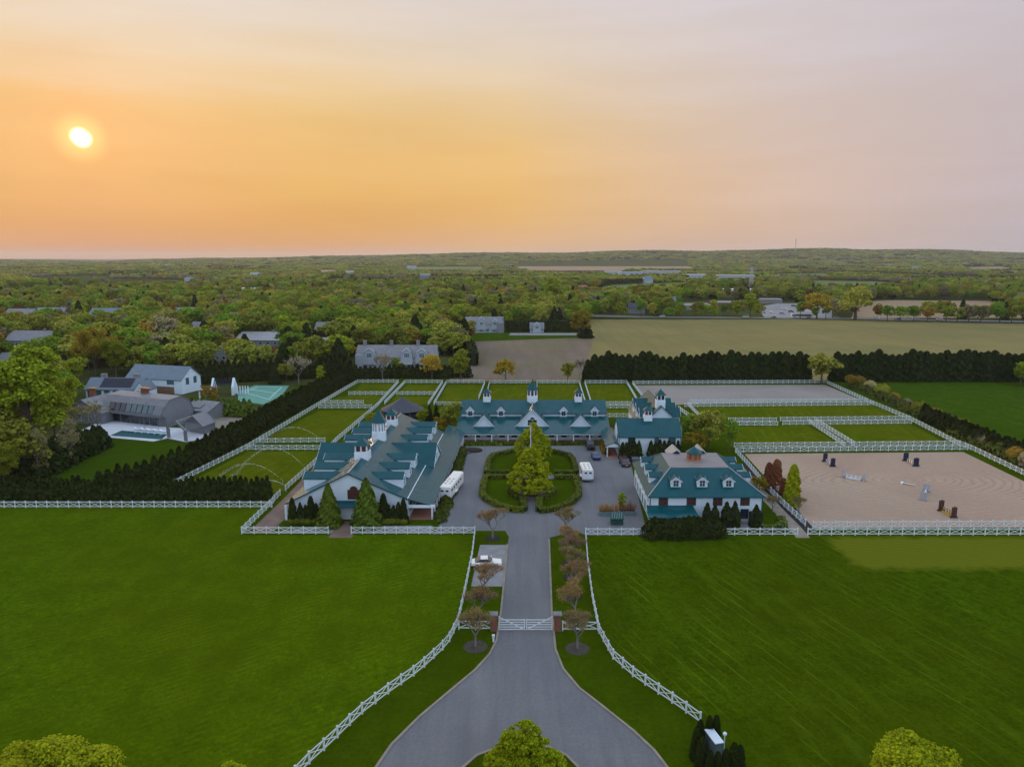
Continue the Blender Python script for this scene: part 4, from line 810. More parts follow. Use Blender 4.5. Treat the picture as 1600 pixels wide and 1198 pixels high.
# far wire fence of the right field
# gate
gx0, gy = P(779, 985); gx1, _ = P(863, 985); gw = gx1 - gx0
def leafgate(x, sgn, label):
    t = thing('driveway_gate', label, 'gate', (x, gy, 0)); W = gw / 2 - .06; S = lambda u: sgn * u
    for u, z1 in ((.06, 2.05), (W - .06, 1.62)): b = MB(); b.box(min(S(u - .06), S(u + .06)), max(S(u - .06), S(u + .06)), -.05, .05, .12, z1); b.build('stile', 'fencew', t)
    for i in range(5):
        z = .22 + i * .33; b = MB(); b.bar((S(.12), 0, z), (S(W - .12), 0, z), .05, .13 if i in (0, 4) else .10); b.build('rail', 'fencew', t)
    b = MB(); b.bar((S(.1), -.06, 1.95), (S(W - .15), -.06, .25), .04, .12); b.build('brace', 'fencew', t)
leafgate(gx0, 1, 'left white five-rail leaf of the closed driveway gate'); leafgate(gx1, -1, 'right white five-rail leaf of the closed driveway gate')
for px, lb in ((771.5, 'left brick gate pillar with grey stone cap'), (871, 'right brick gate pillar with grey stone cap')):
    x, y = P(px, 984); t = thing('gate_pillar', lb, 'pillar', (x, y, 0)); b = MB(); rows = 15
    for i in range(rows): e = .012 * (i % 2); b.box(-.45 + e, .45 - e, -.45 + e, .45 - e, i * .15 - (.05 if i == 0 else 0), i * .15 + .15)
    b.build('shaft', 'brick', t); b = MB(); b.box(-.56, .56, -.56, .56, 2.25, 2.38); b.lathe((0, 0, 2.38), [(.72, 0), (.25, .16)], 4, rot=PI / 4); b.build('cap', 'concrete', t)
x, y = P(771, 1002); t = thing('marker_post', 'small pale marker post beside the drive left of the gate', 'post', (x, y, 0)); b = MB(); b.box(-.12, .12, -.1, .1, -.05, .7); b.box(-.18, .18, -.14, .14, .7, .95); b.build('post', 'whitep', t)

# ------------------------------------------------------------------ buildings (yard frame: a across, b back)
class BL:
    def __init__(s, name, label, cat, a0, b0):
        s.x0 = a0 + SH * b0; s.y0 = b0; s.root = thing(name, label, cat, (s.x0, b0, 0)); s.tf = lambda a, b, z: (a + SH * b - s.x0, b - s.y0, z)
    def part(s, name, b, mats, parent=None, label=None):
        o = b.build(name, mats, parent or s.root, s.tf)
        if label: o['label'] = label
        return o
def ob(b, O, d, l0, l1, t0, t1, z0, z1, m=0):
    lx, ly = -d[1], d[0]; f = lambda l, t: (O[0] + lx * l + d[0] * t, O[1] + ly * l + d[1] * t)
    p = [f(l0, t0), f(l1, t0), f(l1, t1), f(l0, t1)]
    if d[0] * 0 == 0: pass
    b.prism(p if True else p, z0, z1, m)
def window(B, parent, O, d, w, z0, z1, frame='whitep', pane='glass', name='window', bars=(1, 1), fr=.09, label=None):
    b = MB()
    ob(b, O, d, -w / 2 - fr, -w / 2, -.02, .07, z0 - fr, z1 + fr); ob(b, O, d, w / 2, w / 2 + fr, -.02, .07, z0 - fr, z1 + fr); ob(b, O, d, -w / 2, w / 2, -.02, .072, z0 - fr, z0); ob(b, O, d, -w / 2, w / 2, -.02, .072, z1, z1 + fr)
    for i in range(bars[0]): c = -w / 2 + w * (i + 1) / (bars[0] + 1); ob(b, O, d, c - .025, c + .025, .0, .05, z0, z1)
    for i in range(bars[1]): c = z0 + (z1 - z0) * (i + 1) / (bars[1] + 1); ob(b, O, d, -w / 2, w / 2, .0, .045, c - .025, c + .025)
    o = B.part(name, b, frame, parent, label); b = MB(); ob(b, O, d, -w / 2, w / 2, -.03, .02, z0, z1); B.part('pane', b, pane, o); return o
def gdorm(B, O, d, zr, ze, hw, t_out, z0, s, t_in=None, te_in=None, win=None, roof='teal', over=.25, wall='white', zb=None, arch=False, wcol='glass', frame='whitep', name='dormer', sink=.3):
    """gabled dormer: O is where the main slope has height z0, d points down the slope"""
    lx, ly = -d[1], d[0]; f = lambda l, t, z: (O[0] + lx * l + d[0] * t, O[1] + ly * l + d[1] * t, z); zm = lambda t: z0 - s * t
    tr = (z0 - zr) / s if t_in is None else t_in; te = (z0 - ze) / s if te_in is None else te_in; to = t_out
    r = MB(); sl_ = (zr - ze) / hw; zo = ze - sl_ * over
    for g in (-1, 1): r.slab([f(0, tr, zr + .1), f(0, to + over, zr + .1), f(g * (hw + over), to + over, zo + .1), f(g * (hw + over), te, zo + .1)] if g > 0 else [f(g * (hw + over), te, zo + .1), f(g * (hw + over), to + over, zo + .1), f(0, to + over, zr + .1), f(0, tr, zr + .1)], .14, 0)
    w = MB(); z_b = (zm(to) if zb is None else zb) - sink
    w.face([f(-hw, to, z_b), f(hw, to, z_b), f(hw, to, ze), f(0, to, zr - .02), f(-hw, to, ze)])
    for g in (-1, 1): w.face([f(g * hw, te, ze), f(g * hw, to, ze), f(g * hw, to, z_b), f(g * hw, te, zm(te) - sink if zb is None else z_b)])
    o = B.part(name, w, wall); B.part('roof', r, [roof], o)
    tb = MB()
    for g in (-1, 1): tb.bar(f(0, to + over + .03, zr + .02), f(g * (hw + over), to + over + .03, zo + .02), .05, .16)
    B.part('barge_board', tb, 'whitep', o)
    if win:
        ww, wz0, wz1 = win; window(B, o, f(0, to, 0)[:2], d, ww, wz0, wz1, frame, wcol)
        if arch:
            b = MB(); n = 10; q = [f(ww * .28 * math.cos(PI * i / n), to + .03, wz1 + ww * .28 * math.sin(PI * i / n)) for i in range(n + 1)]; b.face(q); B.part('arch_pane', b, wcol, o)
    return o
def cupola(B, a, b_, z, w, hb, hw_, hr, n=4, win='redw', bell=False, base='whitep'):
    rot = PI / n; R_ = w / 2 / math.cos(PI / n); c = (a, b_, z)
    m = MB(); m.lathe(c, [(R_ * 1.08, -.9), (R_ * 1.08, hb - .08), (R_, hb), (R_, hb + hw_)], n, rot=rot); o = B.part('cupola', m, base)
    r = MB(); z1 = hb + hw_
    prof = [(R_ * 1.22, z1), (R_ * 1.2, z1 + .08), (R_ * .05, z1 + hr)] if not bell else [(R_ * 1.22, z1), (R_ * 1.18, z1 + .1), (R_ * .78, z1 + hr * .35), (R_ * .42, z1 + hr * .65), (.05, z1 + hr)]
    r.lathe(c, prof, n, rot=rot); r.lathe((a, b_, z + z1 + hr - .1), [(.05, 0), (.11, .18), (.03, .32), (.02, .8)], 6); B.part('cupola_roof', r, 'teal', o)
    for i in range(n):
        th = 2 * PI * i / n - PI / 2; d = (math.cos(th), math.sin(th)); O = (a + d[0] * w / 2, b_ + d[1] * w / 2)
        wl = (2 * R_ * math.sin(PI / n)); k = 2 if n == 4 else 1; q = MB()
        for j in range(k): cc = (j - (k - 1) / 2) * wl * .44; ob(q, O, d, cc - wl * (.16 if k == 2 else .28), cc + wl * (.16 if k == 2 else .28), -.02, .04, z + hb + .12, z + hb + hw_ - .12)
        B.part('louvre', q, win, o)
    return o

# --- left stable
B = BL('stable', 'long white stable with teal and grey metal roof, dormers and three cupolas', 'stable', -35, 125.5)
ar, b0, b1 = -35.0, 125.5, 176.5; ak, zk, ae, ze = -24.1, 4.1, -19.4, 2.75; al, zl = -46.8, 3.2
sR = (9 - zk) / (ak - ar); sL = (9 - zl) / (ar - al)
w = MB(); w.face([(al + .6, b0 + .4, -.05), (ak, b0 + .4, -.05), (ak, b0 + .4, zk - .2), (ar, b0 + .4, 8.8), (al + .6, b0 + .4, zl + .1)])
w.face([(ak, b0 + .4, -.05), (ak, b1 - .4, -.05), (ak, b1 - .4, zk - .2), (ak, b0 + .4, zk - .2)]); w.face([(al + .6, b1 - .4, -.05), (al + .6, b0 + .4, -.05), (al + .6, b0 + .4, zl + .1), (al + .6, b1 - .4, zl + .1)])
w.face([(ak, b1 - .4, -.05), (al + .6, b1 - .4, -.05), (al + .6, b1 - .4, zl + .1), (ar, b1 - .4, 8.8), (ak, b1 - .4, zk - .2)]); B.part('wall', w, 'white')
r = MB(); r.slab([(ar, b0, 9), (ar, b1, 9), (ak, b1, zk), (ak, b0, zk)], .2); B.part('roof', r, 'teal')
r = MB(); r.slab([(al, b0, zl), (al, b1, zl), (ar, b1, 9), (ar, b0, 9)], .2); B.part('roof', r, 'teal')
r = MB(); r.slab([(ak, b0, zk + .02), (ak, b1 + 8, zk + .02), (ae, b1 + 8, ze), (ae, b0, ze)], .18); B.part('porch_roof', r, 'teal')
c_ = MB(); c_.bar((ar, b0 - .05, 9.06), (ar, b1, 9.06), .3, .10); B.part('ridge_cap', c_, 'grey_roof')
c_ = MB(); c_.bar((ak, b0 - .05, zk + .09), (ak, b1 - 2, zk + .09), .16, .08); B.part('ridge_cap', c_, 'whitep')
tb = MB(); tb.bar((ar, b0 - .04, 8.9), (ak, b0 - .04, zk - .1), .08, .26); tb.bar((ar, b0 - .04, 8.9), (al, b0 - .04, zl - .1), .08, .26); B.part('barge_board', tb, 'trim')
tb = MB(); tb.box(ak - .2, ae + .3, b0 - .02, b0 + .2, 2.35, 2.9); tb.bar((ae - .25, b0, 2.45), (ae - .25, b1, 2.45), .2, .3); B.part('porch_beam', tb, 'whitep')
pm = None; q = b0 + .3; k = 0
while q < b1 + 5:
    b = MB(); b.box(ae - .40, ae - .12, q - .14, q + .14, -.05, 2.35); B.part('porch_post', b, 'whitep'); q += 3.05; k += 1
b = MB(); b.box(al - .1, al + .3, b0 - .1, b0 + .3, -.05, 2.9); B.part('corner_post', b, 'whitep')
b = MB(); b.box(ak + .02, ae - .05, b0 + .1, b1 + 6, -.04, .06); B.part('porch_floor', b, 'brickf')
for i in range(14): window(B, B.root, (ak, b0 + 3 + i * 3.45), (1, 0), 1.2, 1.0, 2.6, 'trim', 'glass', bars=(1, 1))
for px, zr, we in ((737, 7.6, 2.0), (722, 7.6, 2.0), (708, 7.6, 2.0), (679, 7.6, 2.0), (668, 7.6, 2.0), (659, 7.6, 2.0)):
    bb = PE(600, px, zr)[1]
    gdorm(B, (ar, bb), (1, 0), zr, 6.8, 1.55, 9.3, 9, sR, win=(1.3, 5.1, 6.6), over=.2)
    gdorm(B, (ar, bb), (-1, 0), zr, 6.8, 1.55, 9.4, 9, sL, win=(1.3, 4.9, 6.5), over=.2)
bb = PE(600, 692, 7.75)[1]
gdorm(B, (ar, bb), (1, 0), 7.8, 4.0, 5.3, 12.5, 9, sR, win=(1.6, 4.2, 5.6), te_in=9.5, name='cross_gable', zb=3.2)
gdorm(B, (ar, bb), (-1, 0), 7.8, 3.9, 5.3, 12.6, 9, sL, win=(1.6, 3.2, 5.0), te_in=9.5, name='cross_gable', zb=.2)
for px, w_, hb, hh, hr, n in ((567, 2.5, 1.3, 1.3, 1.3, 4), (593, 2.6, 1.7, 2.0, 2.9, 6), (613, 2.3, 1.2, 1.2, 1.4, 4)):
    y_ = 739 - (px - 543) / .903; bb = PE(px, y_, 9)[1]; cupola(B, ar, bb, 8.85, w_, hb, hh, hr, n)
b = MB(); b.box(PE(535.5, 780, 5)[0], PE(555.5, 780, 5)[0], b0 + .3, b0 + .45, 3.9, 5.7); ac = (PE(535.5, 780, 5)[0] + PE(555.5, 780, 5)[0]) / 2
b.prism([(ac + .8 * math.cos(PI * i / 8), 0) for i in range(9)], 0, 0) if False else None
n = 10; b.face([(ac + .75 * math.cos(PI * i / n), b0 + .29, 5.7 + .75 * math.sin(PI * i / n)) for i in range(n + 1)]); B.part('loft_door', b, 'redw')
g0, g1 = PE(531, 812)[0], PE(560, 812)[0]
b = MB(); b.slab([(g0 - .8, b0 - .9, 2.75), (g1 + .6, b0 - .9, 2.75), (g1 + .6, b0 + .5, 3.7), (g0 - .8, b0 + .5, 3.7)], .12); B.part('awning', b, 'teal')
b = MB()
for i in range(4): b.box(g0, g1, b0 + .28, b0 + .36, .02 + i * .63, .60 + i * .63)
B.part('garage_door', b, 'whitep')
b = MB(); b.box(g0 - .2, g0, b0 + .24, b0 + .42, -.03, 2.8); b.box(g1, g1 + .2, b0 + .24, b0 + .42, -.03, 2.8); b.box(g0, g1, b0 + .24, b0 + .42, 2.57, 2.8); B.part('door_frame', b, 'whitep')

# --- main barn
B = BL('main_barn', 'wide white barn with teal roof, porch, gables and central cupola', 'barn', -1.6, 185)
a0, a1 = -21.6, 18.7
w = MB(); w.box(a0 + .5, a1 - .5, 184, 206, -.05, 3.1); w.box(a0 + .4, a1 - .4, 190.6, 201, 3.2, 6.0); B.part('wall', w, 'white')
w = MB()
for aa in (a0 + .38, a1 - .38): w.face([(aa, 190.2, 5.9), (aa, 201.4, 5.9), (aa, 195.8, 8.5)])
B.part('gable_end', w, 'white')
for p in ([(a0, 190.0, 5.95), (a1, 190.0, 5.95), (a1, 195.8, 8.6), (a0, 195.8, 8.6)], [(a0, 195.8, 8.6), (a1, 195.8, 8.6), (a1, 201.6, 5.95), (a0, 201.6, 5.95)]):
    r = MB(); r.slab(p, .16); B.part('roof', r, 'teal')
r = MB(); r.slab([(a0 - .3, 180.8, 2.6), (a1 + .3, 180.8, 2.6), (a1 + .3, 190.65, 5.05), (a0 - .3, 190.65, 5.05)], .16); B.part('porch_roof', r, 'teal')
r = MB(); r.slab([(a0 - .3, 201, 5.0), (a1 + .3, 201, 5.0), (a1 + .3, 207, 3.0), (a0 - .3, 207, 3.0)], .16); B.part('rear_roof', r, 'teal')
b = MB(); b.box(a0 - .3, a1 + .3, 180.85, 181.05, 2.2, 2.5); B.part('porch_beam', b, 'whitep')
for i in range(10): aa = PE(742.5 + 25.4 * i - (25.4 if i == 9 else 0) * 0, 691, 0)[0] if i < 9 else a0; b = MB(); b.box(aa, aa + .26, 180.9, 181.16, -.05, 2.25); B.part('porch_post', b, 'whitep')
b = MB(); b.box(a0, a1, 181.2, 185, -.04, .1); B.part('porch_floor', b, 'brickf')
for i in range(12):
    aa = a0 + 2 + i * 3.3; window(B, B.root, (aa, 184), (0, -1), 1.3, .9, 2.1, 'trim', 'glass')
for px in (736, 747.5, 760, 775, 787, 800, 862, 876, 888, 908, 922, 935):
    aa = PE(px, 678, 2)[0]; b = MB(); b.lathe((aa, 182.4, 1.55), [(.1, 0), (.26, .06), (.24, .32), (.05, .45), (.02, .95)], 6); B.part('lantern', b, 'black')
for px in (733.5, 782, 881, 930):
    aa = PE(px, 648, 6)[0]; gdorm(B, (aa, 195.8), (0, -1), 7.75, 6.7, 1.0, 5.65, 8.6, .457, win=(1.05, 5.25, 6.55), over=.22, zb=5.3, te_in=3.5)
for px in (757.5, 906): aa = PE(px, 660, 4)[0]; gdorm(B, (aa, 190.6), (0, -1), 6.6, 3.95, 2.45, 6.0, 5.0, .25, t_in=-1.2, te_in=4.0, over=.35, zb=3.5, name='porch_gable')
aa = PE(831.8, 660, 4)[0]; gdorm(B, (aa, 190.6), (0, -1), 8.2, 3.95, 4.2, 6.0, 5.0, .25, t_in=-4.6, te_in=3.0, over=.4, zb=3.5, name='porch_gable', win=(2.4, 3.9, 5.4), arch=True)
for px, w_, hb, hh, hr, n, bl in ((759, 1.9, 1.1, 1.1, 1.2, 4, False), (831.5, 2.7, 1.4, 1.7, 2.7, 8, True), (905, 1.9, 1.1, 1.1, 1.2, 4, False)):
    cupola(B, PE(px, 630, 8.6)[0], 195.8, 8.45, w_, hb, hh, hr, n, bell=bl)

# --- breezeway between barn and cottage
B = BL('breezeway', 'small covered walkway with brick floor between barn and white cottage', 'walkway', 17, 168)
aL, aR = PE(948, 714)[0], PE(968, 714)[0]; am = aL + .55 * (aR - aL)
r = MB(); r.slab([(aL - .3, 167.4, 2.9), (am, 167.4, 3.7), (am, 184.5, 3.7), (aL - .3, 184.5, 2.9)][::-1], .14); B.part('roof', r, 'teal'); r = MB(); r.slab([(am, 167.4, 3.7), (aR + .1, 167.4, 3.0), (aR + .1, 184.5, 3.0), (am, 184.5, 3.7)][::-1], .14); B.part('roof', r, 'teal')
b = MB(); b.face([(aL - .2, 167.6, 2.5), (aR, 167.6, 2.5), (aR, 167.6, 3.0), (am, 167.6, 3.6), (aL - .2, 167.6, 2.9)]); B.part('gable_board', b, 'whitep')
for k in range(5):
    for aa in (aL, aR - .3): b = MB(); b.box(aa, aa + .25, 167.7 + k * 3.6, 167.95 + k * 3.6, -.05, 2.75); B.part('post', b, 'whitep')
b = MB(); b.box(aL, aR, 166.5, 185, -.04, .06); B.part('brick_floor', b, 'brickf')

# --- white cottage
B = BL('cottage', 'white two-storey cottage with plain teal roof and red-windowed cupola', 'house', 27, 167.6)
a0, a1, f0, dp, ez, rz_ = 19.6, 34.6, 167.6, 5.3, 5.4, 8.6
w = MB(); w.box(a0, a1, f0, f0 + 2 * dp, -.05, ez)
for aa in (a0, a1): w.face([(aa, f0, ez), (aa, f0 + 2 * dp, ez), (aa, f0 + dp, rz_ - .15)])
B.part('wall', w, 'white')
for p in ([(a0 - .3, f0 - .5, ez - .25), (a1 + .3, f0 - .5, ez - .25), (a1 + .3, f0 + dp, rz_), (a0 - .3, f0 + dp, rz_)], [(a0 - .3, f0 + dp, rz_), (a1 + .3, f0 + dp, rz_), (a1 + .3, f0 + 2 * dp + .5, ez - .25), (a0 - .3, f0 + 2 * dp + .5, ez - .25)]): r = MB(); r.slab(p, .18); B.part('roof', r, 'teal')
for px, ww, g in ((986, 1.6, 'glass'), (1024.7, .9, 'glassb'), (1048.5, 1.6, 'glassb')): window(B, B.root, (PE(px, 684, 4.5)[0], f0), (0, -1), ww, 3.35, 4.95, 'trim', g)
window(B, B.root, (a0, f0 + 3), (-1, 0), 1.2, 3.4, 4.9, 'trim', 'glass')
b = MB(); aa = PE(1006, 714)[0]; b.box(aa - .5, aa + .5, f0 - .08, f0, 0, 2.2); B.part('door', b, 'whitep')
cupola(B, PE(1013.3, 655, 8.6)[0], f0 + dp, 8.45, 1.9, 1.0, 1.1, 1.1, 4, win='redw')
for aa in (a0, a1): b = MB(); b.box(aa - .08, aa + .08, f0 - .09, f0 + .02, -.05, ez - .2); B.part('corner_board', b, 'trim')

# --- barn behind the cottage
B = BL('rear_barn', 'white gabled barn with stepped teal dormers behind the cottage', 'barn', 26, 184)
am = PE(1035.7, 640, 9)[0]; f0, f1 = 182.5, 206; hw_ = 5.6; rz_ = 9.6; ez = 4.3; s_ = (rz_ - ez) / hw_
w = MB(); w.face([(am - hw_, f0, -.05), (am + hw_, f0, -.05), (am + hw_, f0, ez), (am, f0, rz_ - .1), (am - hw_, f0, ez)]); w.face([(am + hw_, f1, -.05), (am - hw_, f1, -.05), (am - hw_, f1, ez), (am, f1, rz_ - .1), (am + hw_, f1, ez)])
w.face([(am + hw_, f0, -.05), (am + hw_, f1, -.05), (am + hw_, f1, ez), (am + hw_, f0, ez)]); w.face([(am - hw_, f1, -.05), (am - hw_, f0, -.05), (am - hw_, f0, ez), (am - hw_, f1, ez)]); B.part('wall', w, 'white')
for g in (-1, 1): r = MB(); r.slab([(am, f0 - .4, rz_), (am, f1 + .4, rz_), (am + g * (hw_ + .4), f1 + .4, ez - .38), (am + g * (hw_ + .4), f0 - .4, ez - .38)][::g], .16); B.part('roof', r, 'teal')
for k in range(3):
    for g in (-1, 1): gdorm(B, (am, f0 + 3.5 + k * 6.5), (g, 0), 8.4, 6.6, 1.7, 5.2, rz_, s_, win=(1, 5.3, 6.4), over=.25)
cupola(B, am, f0 + 2.6, rz_ - .1, 2.2, 1.3, 1.4, 1.4, 4, 'glass')

# --- right building with hipped roof
B = BL('carriage_house', 'white two-storey carriage house with teal hipped roof and flat grey top', 'house', 31, 124.5)
a0, a1, f0, f1, ez = 20.6, 41.2, 124.8, 146.2, 5.0; t0, t1, g0, g1, tz = 25.1, 36.3, 130.4, 140.6, 8.6
w = MB(); w.box(a0, a1, f0, f1, -.05, ez); B.part('wall', w, 'white')
e = .55; ezz = 4.85
for p in ([(a0 - e, f0 - e, ezz), (a1 + e, f0 - e, ezz), (t1, g0, tz), (t0, g0, tz)], [(a1 + e, f0 - e, ezz), (a1 + e, f1 + e, ezz), (t1, g1, tz), (t1, g0, tz)], [(a1 + e, f1 + e, ezz), (a0 - e, f1 + e, ezz), (t0, g1, tz), (t1, g1, tz)], [(a0 - e, f1 + e, ezz), (a0 - e, f0 - e, ezz), (t0, g0, tz), (t0, g1, tz)]): r = MB(); r.slab(p, .16); B.part('roof', r, 'teal')
r = MB(); r.box(t0 - .05, t1 + .05, g0 - .05, g1 + .05, tz - .1, tz + .06); B.part('flat_roof', r, 'flat_roof')
hb = MB()
for p, q in (((a0 - e, f0 - e), (t0, g0)), ((a1 + e, f0 - e), (t1, g0)), ((a0 - e, f1 + e), (t0, g1)), ((a1 + e, f1 + e), (t1, g1))): hb.bar((*p, ezz + .05), (*q, tz + .05), .22, .08)
B.part('hip_cap', hb, 'grey_roof')
sf = (tz - ezz) / (g0 - f0 + e); ss = (tz - ezz) / (t0 - a0 + e)
for px in (1058, 1099.5, 1141): gdorm(B, (PE(px, 758, 6.8)[0], g0), (0, -1), 7.95, 7.25, .95, 4.1, tz, sf, win=(.95, 6.25, 7.35), over=.2, te_in=.9, t_in=.3)
for py in (714.6, 726, 738):
    bb = PE(1020, py, 7.5)[1]; gdorm(B, (t0, bb), (-1, 0), 7.6, 7.0, 1.1, 3.9, tz, ss, win=(.9, 5.8, 6.9), over=.18); gdorm(B, (t1, bb), (1, 0), 7.6, 7.0, 1.1, 3.9, tz, ss, win=(.9, 5.8, 6.9), over=.18)
for g in (-2.6, 2.6): gdorm(B, ((t0 + t1) / 2 + g, g1), (0, 1), 9.4, 8.2, 1.3, 3.6, tz, ss, over=.25, t_in=-1.2, te_in=.2, roof='grey_roof')
cupola(B, (t0 + t1) / 2, 135.5, tz + .0, 2.6, .25, 1.35, 1.1, 8, win='brick', base='copper')
for px in (1035.5, 1079, 1120, 1162.5): window(B, B.root, (PE(px, 780, 4)[0], f0), (0, -1), 1.55, 3.15, 4.6, 'trim', 'redw', bars=(1, 1))
for k in range(6):
    window(B, B.root, (a0, f0 + 2.2 + k * 3.4), (-1, 0), 1.1, 3.0, 4.4, 'whitep', 'glassb'); window(B, B.root, (a0, f0 + 2.2 + k * 3.4), (-1, 0), 1.9, .3, 2.4, 'whitep', 'glassb', name='stable_door', bars=(1, 0))
for aa in (a0, a1): b = MB(); b.box(aa - .09, aa + .09, f0 - .1, f0 + .02, -.05, ez - .3); B.part('corner_board', b, 'trim')
w0, w1 = PE(1014, 812, 2)[0], PE(1094, 812, 2)[0]
r = MB(); r.slab([(w0, f0 - 4.0, 2.2), (w1, f0 - 4.0, 2.2), (w1 - .4, f0, 3.1), (w0 + .2, f0, 3.1)], .14); B.part('awning_roof', r, 'teal')
for k in range(4): aa = w0 + .3 + k * (w1 - w0 - .6) / 3; b = MB(); b.box(aa - .1, aa + .1, f0 - 3.8, f0 - 3.6, -.05, 2.2); B.part('awning_post', b, 'whitep')
dx = PE(1163, 815)[0]; b = MB(); b.box(dx - .75, dx + .75, f0 - .09, f0 + .02, .1, 2.4); B.part('door', b, 'glass'); b = MB(); b.box(dx - .9, dx + .9, f0 - 1.6, f0 - .1, -.05, .55); B.part('step', b, 'concrete')
b = MB(); b.box(a0 + .3, a0 + 1.0, f0 - 1.2, f0 - .02, -.05, 1.2); B.part('stone_pier', b, 'concrete')

# --- round pen with dark conical roof
x, y = P(629, 650); t = thing('round_pen', 'round exercise pen under a dark conical roof', 'pavilion', (x, y, 0)); b = MB(); b.lathe((0, 0, 0), [(6.5, 2.2), (6.6, 2.35), (3.2, 4.0), (.15, 5.8)], 16); b.build('roof', 'darkroof', t, smooth=False)
for i in range(12): b = MB(); an = i * PI / 6; b.box(6 * math.cos(an) - .1, 6 * math.cos(an) + .1, 6 * math.sin(an) - .1, 6 * math.sin(an) + .1, -.05, 2.35); b.build('post', 'wood', t)
b = MB(); b.lathe((0, 0, 0), [(6.05, .3), (6.05, 1.5)], 16); b.build('side_panel', 'navy', t)
print('estate buildings done')

# ------------------------------------------------------------------ other houses
def wbox(b, x0, x1, y0, y1, z0, z1, m=0): b.box(x0, x1, y0, y1, z0, z1, m)
class HB:      # a house in its own rotated frame; front faces -y
    def __init__(s, name, label, cat, loc, rz=0): s.root = thing(name, label, cat, (*loc, 0), rz); s.tf = None
    def part(s, name, b, mats, parent=None, label=None): return b.build(name, mats, parent or s.root)
def gable(H, x0, x1, y0, y1, ez, rz_, wall, roof, axis='x', over=.4, z0=-.05):
    w = MB(); w.box(x0, x1, y0, y1, z0, ez)
    if axis == 'x':
        ym = (y0 + y1) / 2; k = (rz_ - ez) / (ym - y0)
        for xx in (x0, x1): w.face([(xx, y0, ez), (xx, y1, ez), (xx, ym, rz_ - .1)])
        sl_ = [[(x0 - over, y0 - over, ez - k * over), (x1 + over, y0 - over, ez - k * over), (x1 + over, ym, rz_), (x0 - over, ym, rz_)], [(x0 - over, ym, rz_), (x1 + over, ym, rz_), (x1 + over, y1 + over, ez - k * over), (x0 - over, y1 + over, ez - k * over)]]
    else:
        xm = (x0 + x1) / 2; k = (rz_ - ez) / (xm - x0)
        for yy in (y0, y1): w.face([(x0, yy, ez), (x1, yy, ez), (xm, yy, rz_ - .1)])
        sl_ = [[(x0 - over, y1 + over, ez - k * over), (x0 - over, y0 - over, ez - k * over), (xm, y0 - over, rz_), (xm, y1 + over, rz_)], [(x1 + over, y0 - over, ez - k * over), (x1 + over, y1 + over, ez - k * over), (xm, y1 + over, rz_), (xm, y0 - over, rz_)]]
    H.part('wall', w, wall)
    for p in sl_: r = MB(); r.slab(p, .16); H.part('roof', r, roof)
def pxw(px0, px1, py): (a, _), (b, _) = P(px0, py), P(px1, py); return b - a
for i, (p0, p1, py, ez, rz_, dp, rf, wl, lb) in enumerate(HOUSES):
    x, y = P((p0 + p1) / 2, py); w = pxw(p0, p1, py); far = y > 600
    H = HB('shed' if 'shed' in lb or 'greenhouse' in lb or 'warehouse' in lb else 'house', lb, 'greenhouse' if 'greenhouse' in lb else 'warehouse' if 'warehouse' in lb else 'shed' if 'shed' in lb else 'barn' if 'barn' in lb else 'store' if 'store' in lb or 'shopping' in lb else 'building' if 'building' in lb else 'house', (x, y), rnd.uniform(-.15, .15) if y < 900 else 0)
    up = 4 if y > 1500 else 0; dp = min(dp, max(8, w * .9))
    gable(H, -w / 2, w / 2, 0, dp, ez + up, rz_ + up, wl, rf, 'x' if w > dp * .8 else 'y')
    n = max(2, min(6, int(w / 3.5)))
    if not far or w > 25:
        for k in range(n): window(H, H.root, (-w / 2 + w * (k + .5) / n, 0), (0, -1), min(1.4, w / n * .5), 1.2, 2.5, 'whitep', 'glass', bars=(0, 0))
    if y < 700 and 'shed' not in lb: b = MB(); b.box(w * .2, w * .2 + .9, dp * .5 - .4, dp * .5 + .4, ez, rz_ + 1.1); H.part('chimney', b, 'concrete')
def gambrel(H, x0, x1, y0, d, z0, zk, zt, ink, wall='white', roof='shroof'):
    """front-facing gambrel bay standing on the facade at y0"""
    xm = (x0 + x1) / 2; w = MB(); f = y0 - .8
    pr = [(x0, z0), (x0 + ink, zk), (xm, zt), (x1 - ink, zk), (x1, z0)]
    w.face([(x, f, z) for x, z in [(x0, z0 - 3 if z0 > 3 else 0), *pr, (x1, z0 - 3 if z0 > 3 else 0)]][::-1]); o = H.part('gambrel_bay', w, wall)
    for a, b in zip(pr, pr[1:]):
        r = MB(); r.slab([(a[0], f - .3, a[1] + .1), (b[0], f - .3, b[1] + .1), (b[0], y0 + d, b[1] + .1), (a[0], y0 + d, a[1] + .1)], .15); H.part('bay_roof', r, roof, o)
    t = MB()
    for a, b in zip(pr, pr[1:]): t.bar((a[0], f - .33, a[1]), (b[0], f - .33, b[1]), .06, .3)
    H.part('barge_board', t, 'whitep', o); window(H, o, (xm, f), (0, -1), 2.2, z0 + .2, z0 + 2.0, 'whitep', 'glassb', bars=(2, 1)); return o
